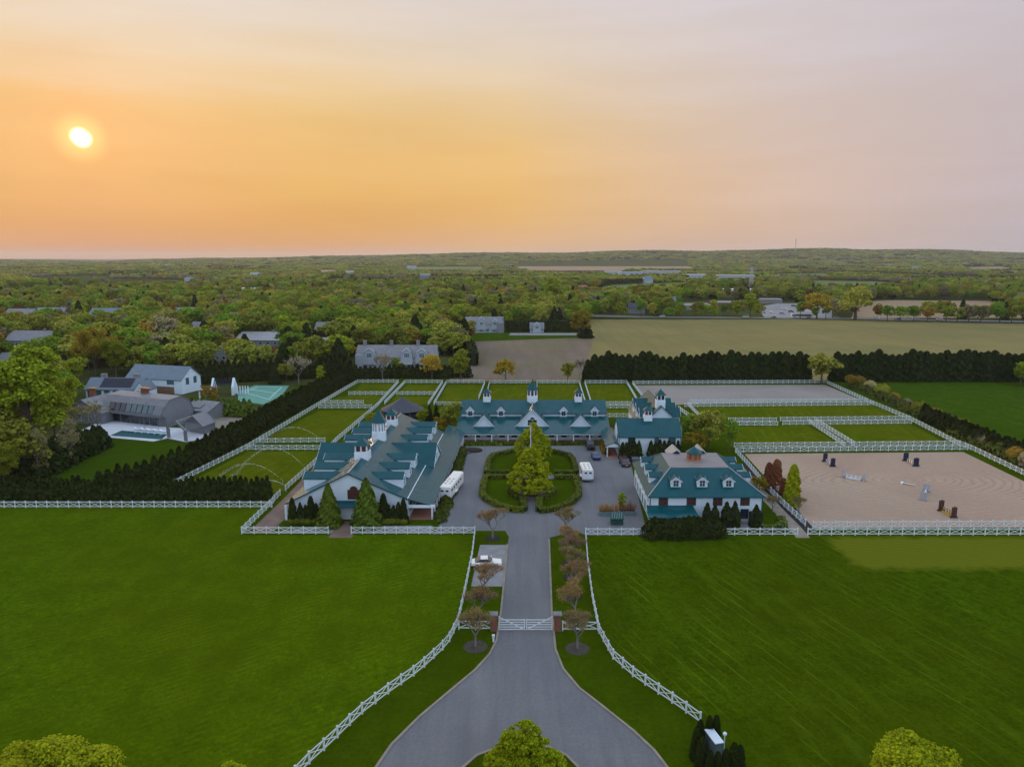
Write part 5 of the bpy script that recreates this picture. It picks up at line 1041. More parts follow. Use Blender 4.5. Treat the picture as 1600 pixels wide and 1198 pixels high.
# gambrel house (long grey with three bays)
x, y = P(619, 575); w = pxw(558, 682, 575); H = HB('house', 'long grey shingled house with three white gambrel bays and chimneys', 'house', (x, y), -.02)
gable(H, -w / 2, w / 2, 0, 11, 5.2, 9.6, 'palesh', 'shroof')
for c, ww in ((-.33, 6.2), (.14, 5.2), (.33, 5.6)): gambrel(H, c * w - ww / 2, c * w + ww / 2, 0, 5, 4.6, 7.4, 9.0, .8, 'palesh')
for k in range(8): window(H, H.root, (-w / 2 + w * (k + .5) / 8, 0), (0, -1), 1.8, .8, 2.9, 'whitep', 'glassb', bars=(1, 1))
for c in (-.44, -.10, .24): b = MB(); b.box(c * w, c * w + 1.4, 5, 6.2, 7, 11.6); b.box(c * w - .1, c * w + 1.5, 4.9, 6.3, 11.2, 11.4); H.part('chimney', b, 'concrete')
b = MB(); b.slab([(.02 * w, -5, 2.4), (.22 * w, -5, 2.4), (.22 * w, 0, 3.4), (.02 * w, 0, 3.4)], .15); H.part('porch_roof', b, 'grey_roof')
for k in range(3): b = MB(); b.box(.03 * w + k * 2.2, .03 * w + k * 2.2 + .25, -4.8, -4.55, -.05, 2.4); H.part('porch_post', b, 'whitep')
for gx in (-.46, .46): b = MB(); b.box(gx * w - 1.6, gx * w + 1.6, -1.2, 0, 0, 6); H.part('bay_wall', b, 'palesh')
# manor further back
x, y = P(757, 520); w = pxw(730, 788, 520); H = HB('house', 'grey and white gambrel manor standing on a green lawn', 'house', (x, y), .03)
gable(H, -w / 2, w / 2, 0, 11, 6, 10, 'palesh', 'shroof'); gambrel(H, -w * .22, w * .06, 0, 6, 5.0, 8.2, 10.4, 1.0, 'palesh'); gambrel(H, w * .18, w * .38, 0, 5, 5.0, 7.6, 9.2, .8, 'palesh')
b = MB(); b.box(w * .34, w * .52, -2, 9, -.05, 6.6); H.part('wing', b, 'shingle'); b = MB(); b.box(w * .49, w * .52, 2, 4, 6, 10); H.part('chimney', b, 'concrete')
for k in range(6): window(H, H.root, (-w / 2 + w * (k + .5) / 6, 0), (0, -1), 1.8, .8, 2.8, 'whitep', 'glassb'); 
for k in range(2): window(H, H.root, (-w * .42 + k * 3, 0), (0, -1), 1.6, 3.8, 5.4, 'whitep', 'glassb')
x, y = P(839, 520); w = pxw(829, 850, 520); H = HB('pool_house', 'small grey gambrel pool house on the long green lawn', 'house', (x, y)); gable(H, -w / 2, w / 2, 0, 6, 3, 6.5, 'palesh', 'shroof'); gambrel(H, -w * .3, w * .3, 0, 3, 2.6, 5.2, 6.8, .6, 'palesh')
for s_ in (-1, 1): window(H, H.root, (s_ * w * .38, 0), (0, -1), 1.0, .7, 2.3, 'whitep', 'glassb')
sheet('pool_terrace', [(795, 524), (900, 524), (902, 520.5), (798, 520.5)], .10, 'concrete')

# --- shingled modern house
def frame(p, q): a = Vector(P(*p)); b = Vector(P(*q)); d = b - a; return a, d.length, math.atan2(d.y, d.x)
o, Lm, rz_ = frame((163, 657), (257, 668))
H = HB('house', 'modern grey cedar-shingled house with curved roof and long window band by the pool', 'house', o, rz_)
prof = [(-.9, 2.9), (-1.0, 3.6), (.4, 6.0), (2.2, 7.7), (6.5, 8.2), (9.6, 6.6), (11.0, 3.4), (11.0, -.05), (.6, -.05), (.6, 2.9)]
w = MB(); n = len(prof)
w.face([(0, p[0], p[1]) for p in prof]); H.part('end_wall', w, 'shingle'); w = MB(); w.face([(Lm, p[0], p[1]) for p in prof][::-1]); H.part('end_wall', w, 'shingle')
for k in range(2, 6): a, b_ = prof[k], prof[k + 1]; r = MB(); r.slab([(-.2, a[0], a[1]), (Lm + .2, a[0], a[1]), (Lm + .2, b_[0], b_[1]), (-.2, b_[0], b_[1])], .2); H.part('roof', r, 'shroof')
w = MB(); w.box(0, Lm, .6, .8, -.05, 2.9); w.box(0, Lm, 10.8, 11, -.05, 3.4); H.part('wall', w, 'shingle')
w = MB(); w.hexa([(0, -.9, 2.85), (Lm, -.9, 2.85), (Lm, -1.0, 3.7), (0, -1.0, 3.7)], [(0, .8, 2.85), (Lm, .8, 2.85), (Lm, -.8, 3.7), (0, -.8, 3.7)]); w.hexa([(0, -1.0, 3.6), (Lm * .12, -1.0, 3.6), (Lm * .12, .4, 6), (0, .4, 6)], [(0, -.7, 3.6), (Lm * .12, -.7, 3.6), (Lm * .12, .7, 6), (0, .7, 6)]); w.hexa([(Lm * .86, -1.0, 3.6), (Lm, -1.0, 3.6), (Lm, .4, 6), (Lm * .86, .4, 6)], [(Lm * .86, -.7, 3.6), (Lm, -.7, 3.6), (Lm, .7, 6), (Lm * .86, .7, 6)]); H.part('front_skirt', w, 'shingle')
for k in range(8):
    u0 = Lm * (.125 + .73 * k / 8); u1 = Lm * (.125 + .73 * (k + 1) / 8) - .12; b = MB(); b.face([(u0, -.6, 3.75), (u1, -.6, 3.75), (u1, .35, 5.85), (u0, .35, 5.85)]); f = H.part('window', b, 'glassb' if k > 2 else 'glass'); b = MB(); b.bar((u1 + .06, -.66, 3.7), (u1 + .06, .32, 5.95), .1, .12); H.part('mullion', b, 'navy', f)
for k in range(5): window(H, H.root, (Lm * (.10 + .8 * (k + .5) / 5), .6), (0, -1), Lm * .13, .15, 2.6, 'navy', 'glass', bars=(2, 0))
b = MB(); b.box(Lm * .42, Lm * .42 + 1.8, 5, 6.4, 6.8, 9.6); H.part('chimney', b, 'brick'); b = MB(); b.box(Lm * .42 - .5, Lm * .42 + 3.0, 4.7, 6.7, 9.6, 9.8); H.part('chimney_cap', b, 'copper')
o2, L2, r2 = frame((103, 660), (160, 664)); H = HB('house_wing', 'lower left wing of the shingled modern house with copper-capped chimney', 'house', o2, r2 + .05)
gable(H, 0, L2 * .96, 0, 11, 3.6, 7.2, 'shingle', 'shroof', 'y'); window(H, H.root, (L2 * .3, 0), (0, -1), 3, .8, 2.8, 'whitep', 'glassb', bars=(2, 0)); window(H, H.root, (L2 * .7, 0), (0, -1), 2, .8, 2.8, 'whitep', 'glassb', bars=(1, 0))
b = MB(); b.box(L2 * .2, L2 * .2 + 1.3, 7, 8.2, 4, 9.0); H.part('chimney', b, 'brick'); b = MB(); b.box(L2 * .2 - .5, L2 * .2 + 2.2, 6.7, 8.5, 9, 9.2); H.part('chimney_cap', b, 'copper')
o3, L3, r3 = frame((270, 660), (316, 662)); H = HB('garage', 'low grey shingled garage right of the modern house', 'garage', o3 + Vector((1, 6)), r3 - .25)
gable(H, 0, L3, 0, 9, 3.0, 5.0, 'shingle', 'shroof'); b = MB(); b.slab([(L3 * .18, .6, 3.55), (L3 * .6, .6, 3.55), (L3 * .6, 2.8, 4.4), (L3 * .18, 2.8, 4.4)], .05); H.part('skylight', b, 'glass')
# pavilion
o4, L4, r4 = frame((262, 684), (291, 690)); o5 = Vector(P(338, 672)); dp = (o5 - Vector(P(291, 690))).length
H = HB('pool_pavilion', 'grey cedar pool pavilion with open slatted half roof', 'pavilion', o4, r4); hw = L4 / 2; Lr = dp * .95
bt = r4 + PI / 2; dv = (o5 - Vector(P(291, 690))).normalized(); sk = (dv.x * math.cos(r4) + dv.y * math.sin(r4), -dv.x * math.sin(r4) + dv.y * math.cos(r4))
T = lambda x, y, z: (x + sk[0] * y, sk[1] * y, z)
def hp(name, b, mat): return b.build(name, mat, H.root, T)
b = MB()
for yy in (0, Lr * .97):
    b.box(-.3, .9, yy, yy + .4, -.05, 2.7); b.box(L4 - .9, L4 + .3, yy, yy + .4, -.05, 2.7); b.bar((-.2, yy + .2, 2.7), (hw, yy + .2, 5.0), .4, .5); b.bar((L4 + .2, yy + .2, 2.7), (hw, yy + .2, 5.0), .4, .5)
hp('end_frame', b, 'shingle'); b = MB(); b.box(-.2, L4 + .2, Lr * .62, Lr, -.05, 2.7); hp('wall', b, 'shingle')
for g in (-1, 1): r = MB(); r.slab([(hw, Lr * .55, 5.2), (hw, Lr + .3, 5.2), (hw + g * (hw + .5), Lr + .3, 2.6), (hw + g * (hw + .5), Lr * .55, 2.6)][::g], .2); hp('roof', r, 'shroof')
for k in range(7):
    u = (k + .5) / 7
    for g in (-1, 1): b = MB(); b.bar((hw + g * (hw + .4) * u, .1, 5.15 - 2.5 * u), (hw + g * (hw + .4) * u, Lr * .56, 5.15 - 2.5 * u), .18, .12); hp('slat', b, 'shingle')
sheet('pool_terrace', [(128, 672), (165, 655), (262, 668), (330, 672), (332, 684), (290, 691), (262, 685), (240, 690), (150, 682)], .10, 'stone')
sheet('swimming_pool', [(172, 681), (190, 673), (262, 679), (252, 687)], .14, 'pool')
sheet('terrace_drive', [(318, 658), (330, 648), (385, 652), (350, 672), (322, 664)], .10, 'sandpath')
for k in range(5):
    x, y = P(215 + k * 10, 672.5 + k * .9); t = thing('sun_lounger', ['leftmost', 'second', 'middle', 'fourth', 'rightmost'][k] + ' of the pale loungers in a row beside the swimming pool', 'sun lounger', (x, y, .1), 1.3, 'loungers by the swimming pool'); b = MB(); b.box(-.35, .35, -1, .4, .28, .38); b.hexa([(-.35, .4, .28), (.35, .4, .28), (.35, 1, .75), (-.35, 1, .75)], [(-.35, .4, .38), (.35, .4, .38), (.35, 1, .86), (-.35, 1, .86)]); b.build('cushion', 'whitep', t); b = MB()
    for sx in (-.3, .3):
        for sy in (-.8, .5): b.box(sx - .04, sx + .04, sy - .04, sy + .04, 0, .28)
    b.build('leg', 'navy', t)
for px, py, lb in ((226, 670, 'closed parasol standing behind the pool loungers'), (248, 672, 'closed parasol near the corner of the shingled house')):
    x, y = P(px, py); t = thing('parasol', lb, 'parasol', (x, y, .1)); b = MB(); b.tube((0, 0, 0), (0, 0, 2.9), .04, .04); b.build('pole', 'wood', t); b = MB(); b.lathe((0, 0, 1.2), [(.12, 0), (.22, .2), (.14, 1.2), (.02, 1.7)], 8); b.build('canopy', 'glassb', t)
# --- white modern house
o, Lw, rw = frame((200, 611), (285, 616)); H = HB('house', 'white modern house with long blue-grey metal gable roof', 'house', o, rw)
gable(H, 0, Lw, 0, 10, 5.4, 9.3, 'white', 'blue_roof')
window(H, H.root, (Lw * .80, 0), (0, -1), 2.8, 3.4, 5.0, 'trim', 'glassb', bars=(3, 0))
for yy in (3, 7): window(H, H.root, (Lw, yy), (1, 0), 1.4, 3.2, 5.4, 'trim', 'glassb')
b = MB(); b.box(Lw * .5, Lw * .86, -.1, .02, 0, 2.5); H.part('garage_opening', b, 'wood')
o, Lw2, rw2 = frame((158, 614), (243, 615)); H = HB('house_wing', 'front wing of the white modern house covered in dark solar panels', 'house', o - Vector((0, 9)), rw2)
gable(H, 0, Lw2 * .95, 0, 8, 3.4, 6.6, 'white', 'blue_roof')
for k in range(9):
    for j in range(2): u = Lw2 * (.24 + .062 * k); v0 = .4 + j * 1.7; b = MB(); b.slab([(u, v0, 3.4 + .8 * v0 + .12), (u + Lw2 * .058, v0, 3.4 + .8 * v0 + .12), (u + Lw2 * .058, v0 + 1.6, 3.4 + .8 * (v0 + 1.6) + .12), (u, v0 + 1.6, 3.4 + .8 * (v0 + 1.6) + .12)], .05); H.part('solar_panel', b, 'solar')
for k in range(6): window(H, H.root, (Lw2 * (.08 + .15 * k), 0), (0, -1), 1.7, .4, 2.6, 'trim', 'glassb', bars=(1, 0))
for u in (.15, .74): b = MB(); b.box(Lw2 * u, Lw2 * u + 1.8, 4.4, 5.6, 5, 7.8); H.part('chimney', b, 'concrete')
x, y = P(242, 617); H = HB('gabled_porch', 'small white gabled porch with dark arch on the white modern house', 'porch', (x - 2, y - 10)); gable(H, 0, 4.4, 0, 7, 3.4, 6.4, 'white', 'blue_roof', 'y', .15); window(H, H.root, (2.2, 0), (0, -1), 2.2, .2, 3.2, 'trim', 'glass')
# pergola + tennis court
x, y = P(330, 618); t = thing('pergola', 'white twin-gabled open pergola frame beside the tennis court', 'pergola', (x, y, 0), .1)
for yy in (0,):
    for gx in (0, 7.0): b = MB(); b.hexa([(gx, 0, -.05), (gx + .7, 0, -.05), (gx + .7, 5, -.05), (gx, 5, -.05)], [(gx, 0, 2.8), (gx + .7, 0, 2.8), (gx + .7, 5, 2.8), (gx, 5, 2.8)]); b.face([(gx, 0, 2.8), (gx, 5, 2.8), (gx, 2.5, 5.9)]); b.face([(gx + .7, 0, 2.8), (gx + .7, 5, 2.8), (gx + .7, 2.5, 5.9)]); b.face([(gx, 0, 2.8), (gx + .7, 0, 2.8), (gx + .7, 2.5, 5.9), (gx, 2.5, 5.9)]); b.face([(gx, 5, 2.8), (gx + .7, 5, 2.8), (gx + .7, 2.5, 5.9), (gx, 2.5, 5.9)]); b.build('gable_wall', 'whitep', t)
for k in range(8): b = MB(); u = .9 + k * .78; b.bar((u, -.2, 2.85), (u, 2.5, 5.7), .14, .14); b.bar((u, 5.2, 2.85), (u, 2.5, 5.7), .14, .14); b.build('rafter', 'navy', t)
for k in range(5): b = MB(); b.box(8.6 + k * .9, 8.95 + k * .9, 1, 1.4, -.05, 3.0); b.build('screen_post', 'whitep', t)
for k in range(3): b = MB(); b.box(-2.5 + k * 2.2, -2.1 + k * 2.2, -5, -4.6, -.05, 2.9); b.build('screen_post', 'whitep', t)
b = MB(); b.box(-2.6, 3, -5, -4.6, 2.9, 3.2); b.build('beam', 'whitep', t)
sheet('tennis_court', [(372, 612), (398, 602), (452, 602.5), (440, 618), (412, 632), (372, 627)], .05, 'court')
cl = [P(382, 613), P(402, 604.5), P(440, 605), P(420, 624)]
for i in range(4): ribbon('court_line', [cl[i], cl[(i + 1) % 4]], .22, .055, .065, 'whitep', 'w')
ribbon('court_line', [((cl[0][0] + cl[1][0]) / 2, (cl[0][1] + cl[1][1]) / 2), ((cl[2][0] + cl[3][0]) / 2, (cl[2][1] + cl[3][1]) / 2)], .25, .055, .066, 'whitep', 'w')

# ------------------------------------------------------------------ vehicles
def wheel(t, x, y, r=.34, w=.22, mat='tyre'):
    b = MB(); b.tube((x - w / 2, y, r), (x + w / 2, y, r), r, r, 12); o = b.build('wheel', 'tyre', t); b = MB(); b.tube((x - w / 2 - .01, y, r), (x + w / 2 + .01, y, r), r * .55, r * .55, 8); b.build('rim', 'chrome', o)
def car(px, py, rz, paint, label, kind='suv', L_=4.8, Wd=1.95, cat='car', parent_name='parked_car', z=0.02, xy=None):
    x, y = xy or P(px, py); t = thing(parent_name, label, cat, (x, y, z), rz); hw = Wd / 2; h = L_ / 2
    if kind == 'suv': low = [(-h, .45), (-h, .95), (-h * .58, 1.08), (h * .97, 1.1), (h, .5)]; cab = [(-h * .55, 1.05), (-h * .33, 1.68), (h * .86, 1.68), (h * .96, 1.08)]
    elif kind == 'pickup': low = [(-h, .5), (-h, 1.05), (-h * .5, 1.15), (h * .98, 1.15), (h, .55)]; cab = [(-h * .48, 1.1), (-h * .3, 1.85), (h * .22, 1.85), (h * .3, 1.12)]
    else: low = [(-h, .4), (-h, .78), (-h * .45, .95), (h * .75, .98), (h, .85), (h, .42)]; cab = [(-h * .42, .92), (-h * .12, 1.42), (h * .4, 1.42), (h * .78, .96)]
    b = MB(); n = len(low); lo = [(-hw, p[0], p[1]) for p in low]; hi = [(hw, p[0], p[1]) for p in low]; b.hexa(lo, hi)
    bo = b.build('body', paint, t); m = bo.modifiers.new('bevel', 'BEVEL'); m.width = .09; m.segments = 2
    b = MB(); k = hw * .9; b.hexa([(-k, p[0], p[1]) for p in cab], [(k, p[0], p[1]) for p in cab]); bc = b.build('glasshouse', 'glass', t); m = bc.modifiers.new('bevel', 'BEVEL'); m.width = .07; m.segments = 2
    b = MB(); b.box(-k * .86, k * .86, cab[1][0] + .05, cab[2][0] - .05, cab[1][1] - .01, cab[1][1] + .05); b.build('roof_panel', paint, t)
    for s_ in (-1, 1):
        for yy in (-h * .62, h * .6): wheel(t, s_ * (hw - .1), yy)
        b = MB(); b.box(s_ * hw * .75 - .18, s_ * hw * .75 + .18, -h - .03, -h + .03, .68, .85); b.build('headlight', 'chrome', t)
        b = MB(); b.box(s_ * (hw + .1) - .1, s_ * (hw + .1) + .1, cab[0][0] + .15, cab[0][0] + .3, 1.0, 1.18); b.build('mirror', paint, t)
        b = MB(); b.box(s_ * hw * .82 - .14, s_ * hw * .82 + .14, h - .02, h + .03, .72, .9); b.build('tail_light', 'maroon', t)
    if kind == 'pickup': b = MB(); b.box(-hw + .15, hw - .15, h * .34, h - .15, 1.16, 1.19); b.build('truck_bed', 'tyre', t)
    b = MB(); b.box(-.3, .3, -h - .03, -h + .02, .5, .62); b.build('number_plate', 'carwhite', t); return t
car(922, 700, PI, 'black', 'dark pickup truck with tan cab parked nearest the main barn', 'pickup', 5.6, 2.0, 'pickup')
car(930.5, 716, PI + .05, 'blue', 'small blue car parked beside the covered walkway', 'sedan', 4.4, 1.8)
car(976, 726, .05, 'maroon', 'dark maroon car parked before the cottage hedge', 'suv', 4.8, 1.95)
car(991, 722, .2, 'black', 'black car half hidden behind the carriage house dormer', 'sedan', 4.6, 1.9)
car(760, 884, PI / 2 + .05, 'carwhite', 'white car on the parking pad under a budding tree', 'sedan', 4.8, 1.85)
# traffic on the highway
hwd = Vector(HWY[-1]) - Vector(HWY[0]); hr_ = math.atan2(hwd.y, hwd.x)
def onroad(px, side):
    for (a, b) in zip(HWY, HWY[1:]):
        pa, pb_ = 800 + F * a[0] / (a[1] * CT + CH * ST), 800 + F * b[0] / (b[1] * CT + CH * ST)
        if pa <= px <= pb_: k = (px - pa) / (pb_ - pa); d = Vector(b) - Vector(a); p = Vector(a) + d * k; n = Vector((-d.y, d.x)).normalized(); return p + n * side, math.atan2(d.y, d.x)
    return Vector(HWY[-1]), 0
for px, sd, pt, kd, lb in ((1035, -2, 'carwhite', 'suv', 'white car on the highway near the dark gabled house'), (1208, -2, 'black', 'sedan', 'black car at the car park entrance'), (1310, 2, 'silver', 'suv', 'silver car on the highway just right of the bus'), (1336, -2, 'carwhite', 'suv', 'white van-like car below the weeping tree'), (1371, 2, 'carwhite', 'suv', 'white car on the highway right of the weeping tree'), (1401, -2, 'black', 'sedan', 'dark car between two white cars on the highway'), (1433, 2, 'silver', 'sedan', 'pale silver car in the middle of the highway traffic'), (1468, -2, 'carwhite', 'suv', 'rightmost white car on the highway'), (1166, 0, 'carwhite', 'suv', 'white car on the highway under the yellow tree')):
    p, r_ = onroad(px, sd); car(0, 0, r_ + PI / 2 * (1 if sd > 0 else -1), pt, lb, kd, 4.8, 1.9, parent_name='moving_car', z=.06, xy=(p.x, p.y))
p, r_ = onroad(1256, 5); t = thing('bus', 'white and dark blue bus on the highway before the car park', 'bus', (p.x, p.y, .06), r_); b = MB(); b.box(-8, 8, -1.3, 1.3, .5, 3.3); bo = b.build('body', 'carwhite', t); b = MB(); b.box(-7.6, 7.2, -1.33, 1.33, 1.3, 2.6); b.build('window_band', 'navy', t); b = MB(); b.box(-7.0, 6.5, -1.0, 1.0, 3.3, 3.45); b.build('roof_unit', 'silver', t)
for u in (-5.5, 4.5, 5.8):
    for s_ in (-1.2, 1.2): b = MB(); b.tube((u, s_ - .15, .5), (u, s_ + .15, .5), .5, .5, 10); b.build('wheel', 'tyre', t)
lots = [(1205, 489, 'carwhite', 'white lorry'), (1222, 491, 'silver', 'silver pickup'), (1228, 484, 'carwhite', 'white box truck'), (1236, 488, 'blue', 'blue car'), (1246, 483, 'carwhite', 'white van'), (1216, 482, 'carwhite', 'pale camper'), (1262, 488, 'carwhite', 'white truck'), (1240, 479, 'black', 'dark car')]
for i, (px, py, pt, lb) in enumerate(lots): car(px, py, rnd.uniform(-.3, .3) + PI / 2 * (i % 2), pt, lb + [' at the left end of the car park', ' in the front row of the car park', ' in the middle of the car park', ' beside the trucks in the car park', ' near the back of the car park', ' by the store in the car park', ' at the right end of the car park', ' at the very back of the car park'][i], 'suv', 7 if 'tr' in lb or 'lorry' in lb or 'camper' in lb else 4.8, 2.3)
# horse trailers
def trailer(px, py, rz, L_, label, goose=False, W_=2.4, H_=2.9):
    x, y = P(px, py); t = thing('horse_trailer', label, 'horse trailer', (x, y, .02), rz); hw_, h = W_ / 2, L_ / 2
    sec = [(-hw_, .5), (hw_, .5), (hw_, H_ - .25), (hw_ - .22, H_), (-hw_ + .22, H_), (-hw_, H_ - .25)]
    b = MB(); b.hexa([(p[0], -h, p[1]) for p in sec], [(p[0], h, p[1]) for p in sec]); b.build('body', 'carwhite', t)
    b = MB(); b.hexa([(-hw_ - .02, -h - .02, .5), (hw_ + .02, -h - .02, .5), (hw_ + .02, h + .02, .5), (-hw_ - .02, h + .02, .5)], [(-hw_ - .02, -h - .02, .75), (hw_ + .02, -h - .02, .75), (hw_ + .02, h + .02, .75), (-hw_ - .02, h + .02, .75)]); b.build('skirt', 'silver', t)
    for k in range(3):
        for s_ in (-.45, .45): b = MB(); b.box(s_ - .22, s_ + .22, -h * .55 + k * 1.5 - .25, -h * .55 + k * 1.5 + .25, H_, H_ + .09); b.build('roof_vent', 'silver', t)
    for s_ in (-.5, .5):
        b = MB(); b.box(s_ - .42, s_ + .42, -h - .06, -h - .01, .8, 2.5); o = b.build('rear_door', 'whitep', t); b = MB(); b.box(s_ - .28, s_ + .28, -h - .08, -h - .05, 1.95, 2.3); b.build('pane', 'glass', o)
    for k in range(3 if L_ < 8 else 5):
        for s_ in (-1, 1): b = MB(); yy = -h + 1.2 + k * 1.8; b.box(s_ * hw_ - .03, s_ * hw_ + .03, yy - .4, yy + .4, 1.8, 2.25); b.build('window', 'glass', t)
    for yy in (-h * .3, -h * .3 + .95):
        for s_ in (-1, 1): wheel(t, s_ * (hw_ + .02), yy, .38, .25)
    for s_ in (-1, 1): b = MB(); b.box(s_ * (hw_ + .14) - .14, s_ * (hw_ + .14) + .14, -h * .3 - .5, -h * .3 + 1.45, .78, .9); b.build('fender', 'carwhite', t)
    b = MB()
    if goose: b.box(-hw_ + .1, hw_ - .1, h, h + 2.2, 1.6, H_ - .1)
    else: b.bar((-.5, h, .5), (0, h + 1.6, .5), .1, .1); b.bar((.5, h, .5), (0, h + 1.6, .5), .1, .1)
    b.build('nose' if goose else 'tow_bar', 'carwhite' if goose else 'silver', t)
    for s_ in (-1, 1): b = MB(); b.box(s_ * .95 - .1, s_ * .95 + .1, -h - .05, -h, .55, .7); b.build('tail_light', 'maroon', t)
    return t
trailer(706, 769, -.17, 11.0, 'long white horse trailer parked beside the stable porch'); trailer(916, 747, .02, 6.0, 'short white horse trailer right of the round island', H_=2.8)

# ------------------------------------------------------------------ yard furniture
x, y = P(829, 742); t = thing('flagpole', 'tall white flagpole with a limp flag behind the front island tree', 'flagpole', (x, y, .03)); zt = ZT(829, 742, 664); b = MB(); b.tube((0, 0, 0), (0, 0, zt), .11, .06, 8); b.build('pole', 'whitep', t); b = MB(); b.lathe((0, 0, zt), [(.05, 0), (.14, .12), (.02, .26)], 8); b.build('finial', 'copper', t)
b = MB(); n = 8
for k in range(n):
    z0, z1 = zt - .5 - k * .42, zt - .5 - (k + 1) * .42; f = lambda q: (.10 + .32 * math.sin(q * .9 + .6), .12 * math.sin(q * 1.7))
    a_, c2 = f(k), f(k + 1); b.hexa([(.08, 0, z1), (.08 + c2[0], c2[1], z1), (.08 + c2[0], c2[1] + .03, z1), (.08, .03, z1)], [(.08, 0, z0), (.08 + a_[0], a_[1], z0), (.08 + a_[0], a_[1] + .03, z0), (.08, .03, z0)])
b.build('flag', 'flag', t)
x, y = P(738, 704); t = thing('covered_pond', 'low dark oval garden pond edge in the courtyard corner', 'pond', (x, y, .02), -.1); b = MB(); b.lathe((0, 0, 0), [(2.6, 0), (2.5, .35), (1.2, .6), (.3, .7)], 14, sq=.75); b.build('mound', 'mulch', t); b = MB(); b.lathe((-1.2, -2.2, 0), [(1.3, 0), (1.2, .2), (.5, .3)], 10, sq=.6); b.build('mound', 'hull', t)
# planters with dry reeds
for k, (p0, p1, py) in enumerate(((936, 960, 806), (961, 968, 806), (968, 994, 805))):
    x0, y0 = P(p0, py); x1, _ = P(p1, py); t = thing('planter', ['long blue-grey planter of dry reeds left of the green box', 'narrow planter of dry reeds behind the green box', 'blue-grey planter of red-brown reeds nearest the carriage house'][k], 'planter', (x0, y0, .02)); w = x1 - x0; b = MB(); b.box(0, w, 0, .12, 0, .75); b.box(0, w, 1.3, 1.42, 0, .75); b.box(0, .12, .12, 1.3, 0, .75); b.box(w - .12, w, .12, 1.3, 0, .75); b.build('trough', 'planter', t)
    b = MB(); b.box(.12, w - .12, .12, 1.3, 0, .6); b.build('soil', 'mulch', t); n = int(420 * w / 3)
    rb = MB(); nc = max(3, int(w / .55))
    for c in range(nc):
        cx_ = .3 + (w - .6) * c / max(1, nc - 1); hh = rnd.uniform(1.6, 2.7)
        for j in range(46): a = rnd.uniform(0, 6.28); lean = rnd.uniform(.02, .42); q = (cx_ + .16 * math.cos(a), .7 + .2 * math.sin(a)); z1 = .6 + hh * rnd.uniform(.6, 1); rb.face([(q[0] - .025, q[1], .58), (q[0] + .025, q[1] + .01, .58), (q[0] + lean * math.cos(a), q[1] + lean * math.sin(a), z1)], rnd.randrange(2))
    rb.build('reeds', ['reed', 'reed'] if k < 2 else ['maroonl', 'reed'], t)
x, y = P(963.5, 818); t = thing('feed_box', 'dark green wooden box with a slatted lid before the reed planters', 'box', (x, y, .02)); b = MB(); b.box(-1.1, 1.1, -.7, .7, 0, 1.2); b.build('chest', 'greenbox', t); b = MB(); b.slab([(-1.25, -.9, 1.2), (1.25, -.9, 1.2), (1.25, .8, 1.9), (-1.25, .8, 1.9)], .1); o = b.build('lid', 'greenbox', t)
for k in range(5): b = MB(); u = -1.0 + k * .42; b.bar((u, -.8, 1.30), (u + .35, .7, 1.92), .14, .04); b.build('slat', 'planter', o)
x, y = P(930, 700)
# jumps in the arena
def jump(pa, pb, std, pole, label, npole=2, sh=1.9, fill=False, sw=.5):
    a = Vector(P(*pa)); b_ = Vector(P(*pb)); d = b_ - a; L_ = d.length; t = thing('show_jump', label, 'horse jump', (a.x, a.y, .012), math.atan2(d.y, d.x))
    for u in (0, L_):
        b = MB(); b.box(u - .07, u + .07, -sw, sw, .15, sh); b.box(u - .1, u + .1, -sw - .2, -sw, 0, .35); b.box(u - .1, u + .1, sw, sw + .2, 0, .35); b.box(u - .13, u + .13, -sw - .05, sw + .05, .05, .16); b.box(u - .09, u + .09, -.06, .06, sh, sh + .2); b.build('wing', std, t)
    for k in range(npole):
        z = .3 + k * .36; n = 5
        o = None
        b = MB(); b.tube((.1, 0, z), (L_ - .1, 0, z), .09, .09, 8); o = b.build('pole', pole, t)
        for j in range(n): b = MB(); u = L_ * (j + .5) / n; b.tube((u - .2, 0, z), (u + .2, 0, z), .095, .095, 8); b.build('band', std if pole != std else 'silver', o)
    if fill: b = MB(); b.box(L_ * .15, L_ * .85, -.25, .25, 0, .3); b.build('filler', pole, t)
jump((1289, 721), (1301, 729), 'navy', 'whitep', 'dark winged jump with pale poles at the arena back left', sh=2.0); jump((1415, 720), (1431, 728.5), 'navy', 'silver', 'dark winged jump at the arena back right', sh=2.0, sw=.6)
jump((1317, 745), (1350, 751), 'silver', 'whitep', 'wide grey-white jump near the arena centre', sh=1.9, fill=True, sw=.8); jump((1442, 781), (1446, 769), 'silver', 'whitep', 'white jump seen end-on right of centre', 1.7, 1.7, True, sw=.7) if False else jump((1442, 781), (1447, 768), 'silver', 'whitep', 'white jump seen end-on right of the arena centre', 2, 1.7, True, .6)
jump((1470, 798), (1490, 809), 'brownp', 'yellow', 'brown winged jump with yellow poles near the arena front', 3, 2.1, True, .5)
x, y = P(1417, 757); t = thing('fallen_poles', 'pair of pale poles lying on the arena sand', 'poles', (x, y, .02), -.7)
for k in range(2): b = MB(); b.tube((-1.3, k * .6 - .2, .09), (1.5, k * .5, .09), .08, .08, 8); b.build('pole', 'yellow' if k == 0 else 'whitep', t)
b = MB(); b.box(-1.2, -.8, -.6, .6, 0, .35); b.build('cavaletti', 'whitep', t)
# mounting items by the arena fence
x, y = P(1231, 800)
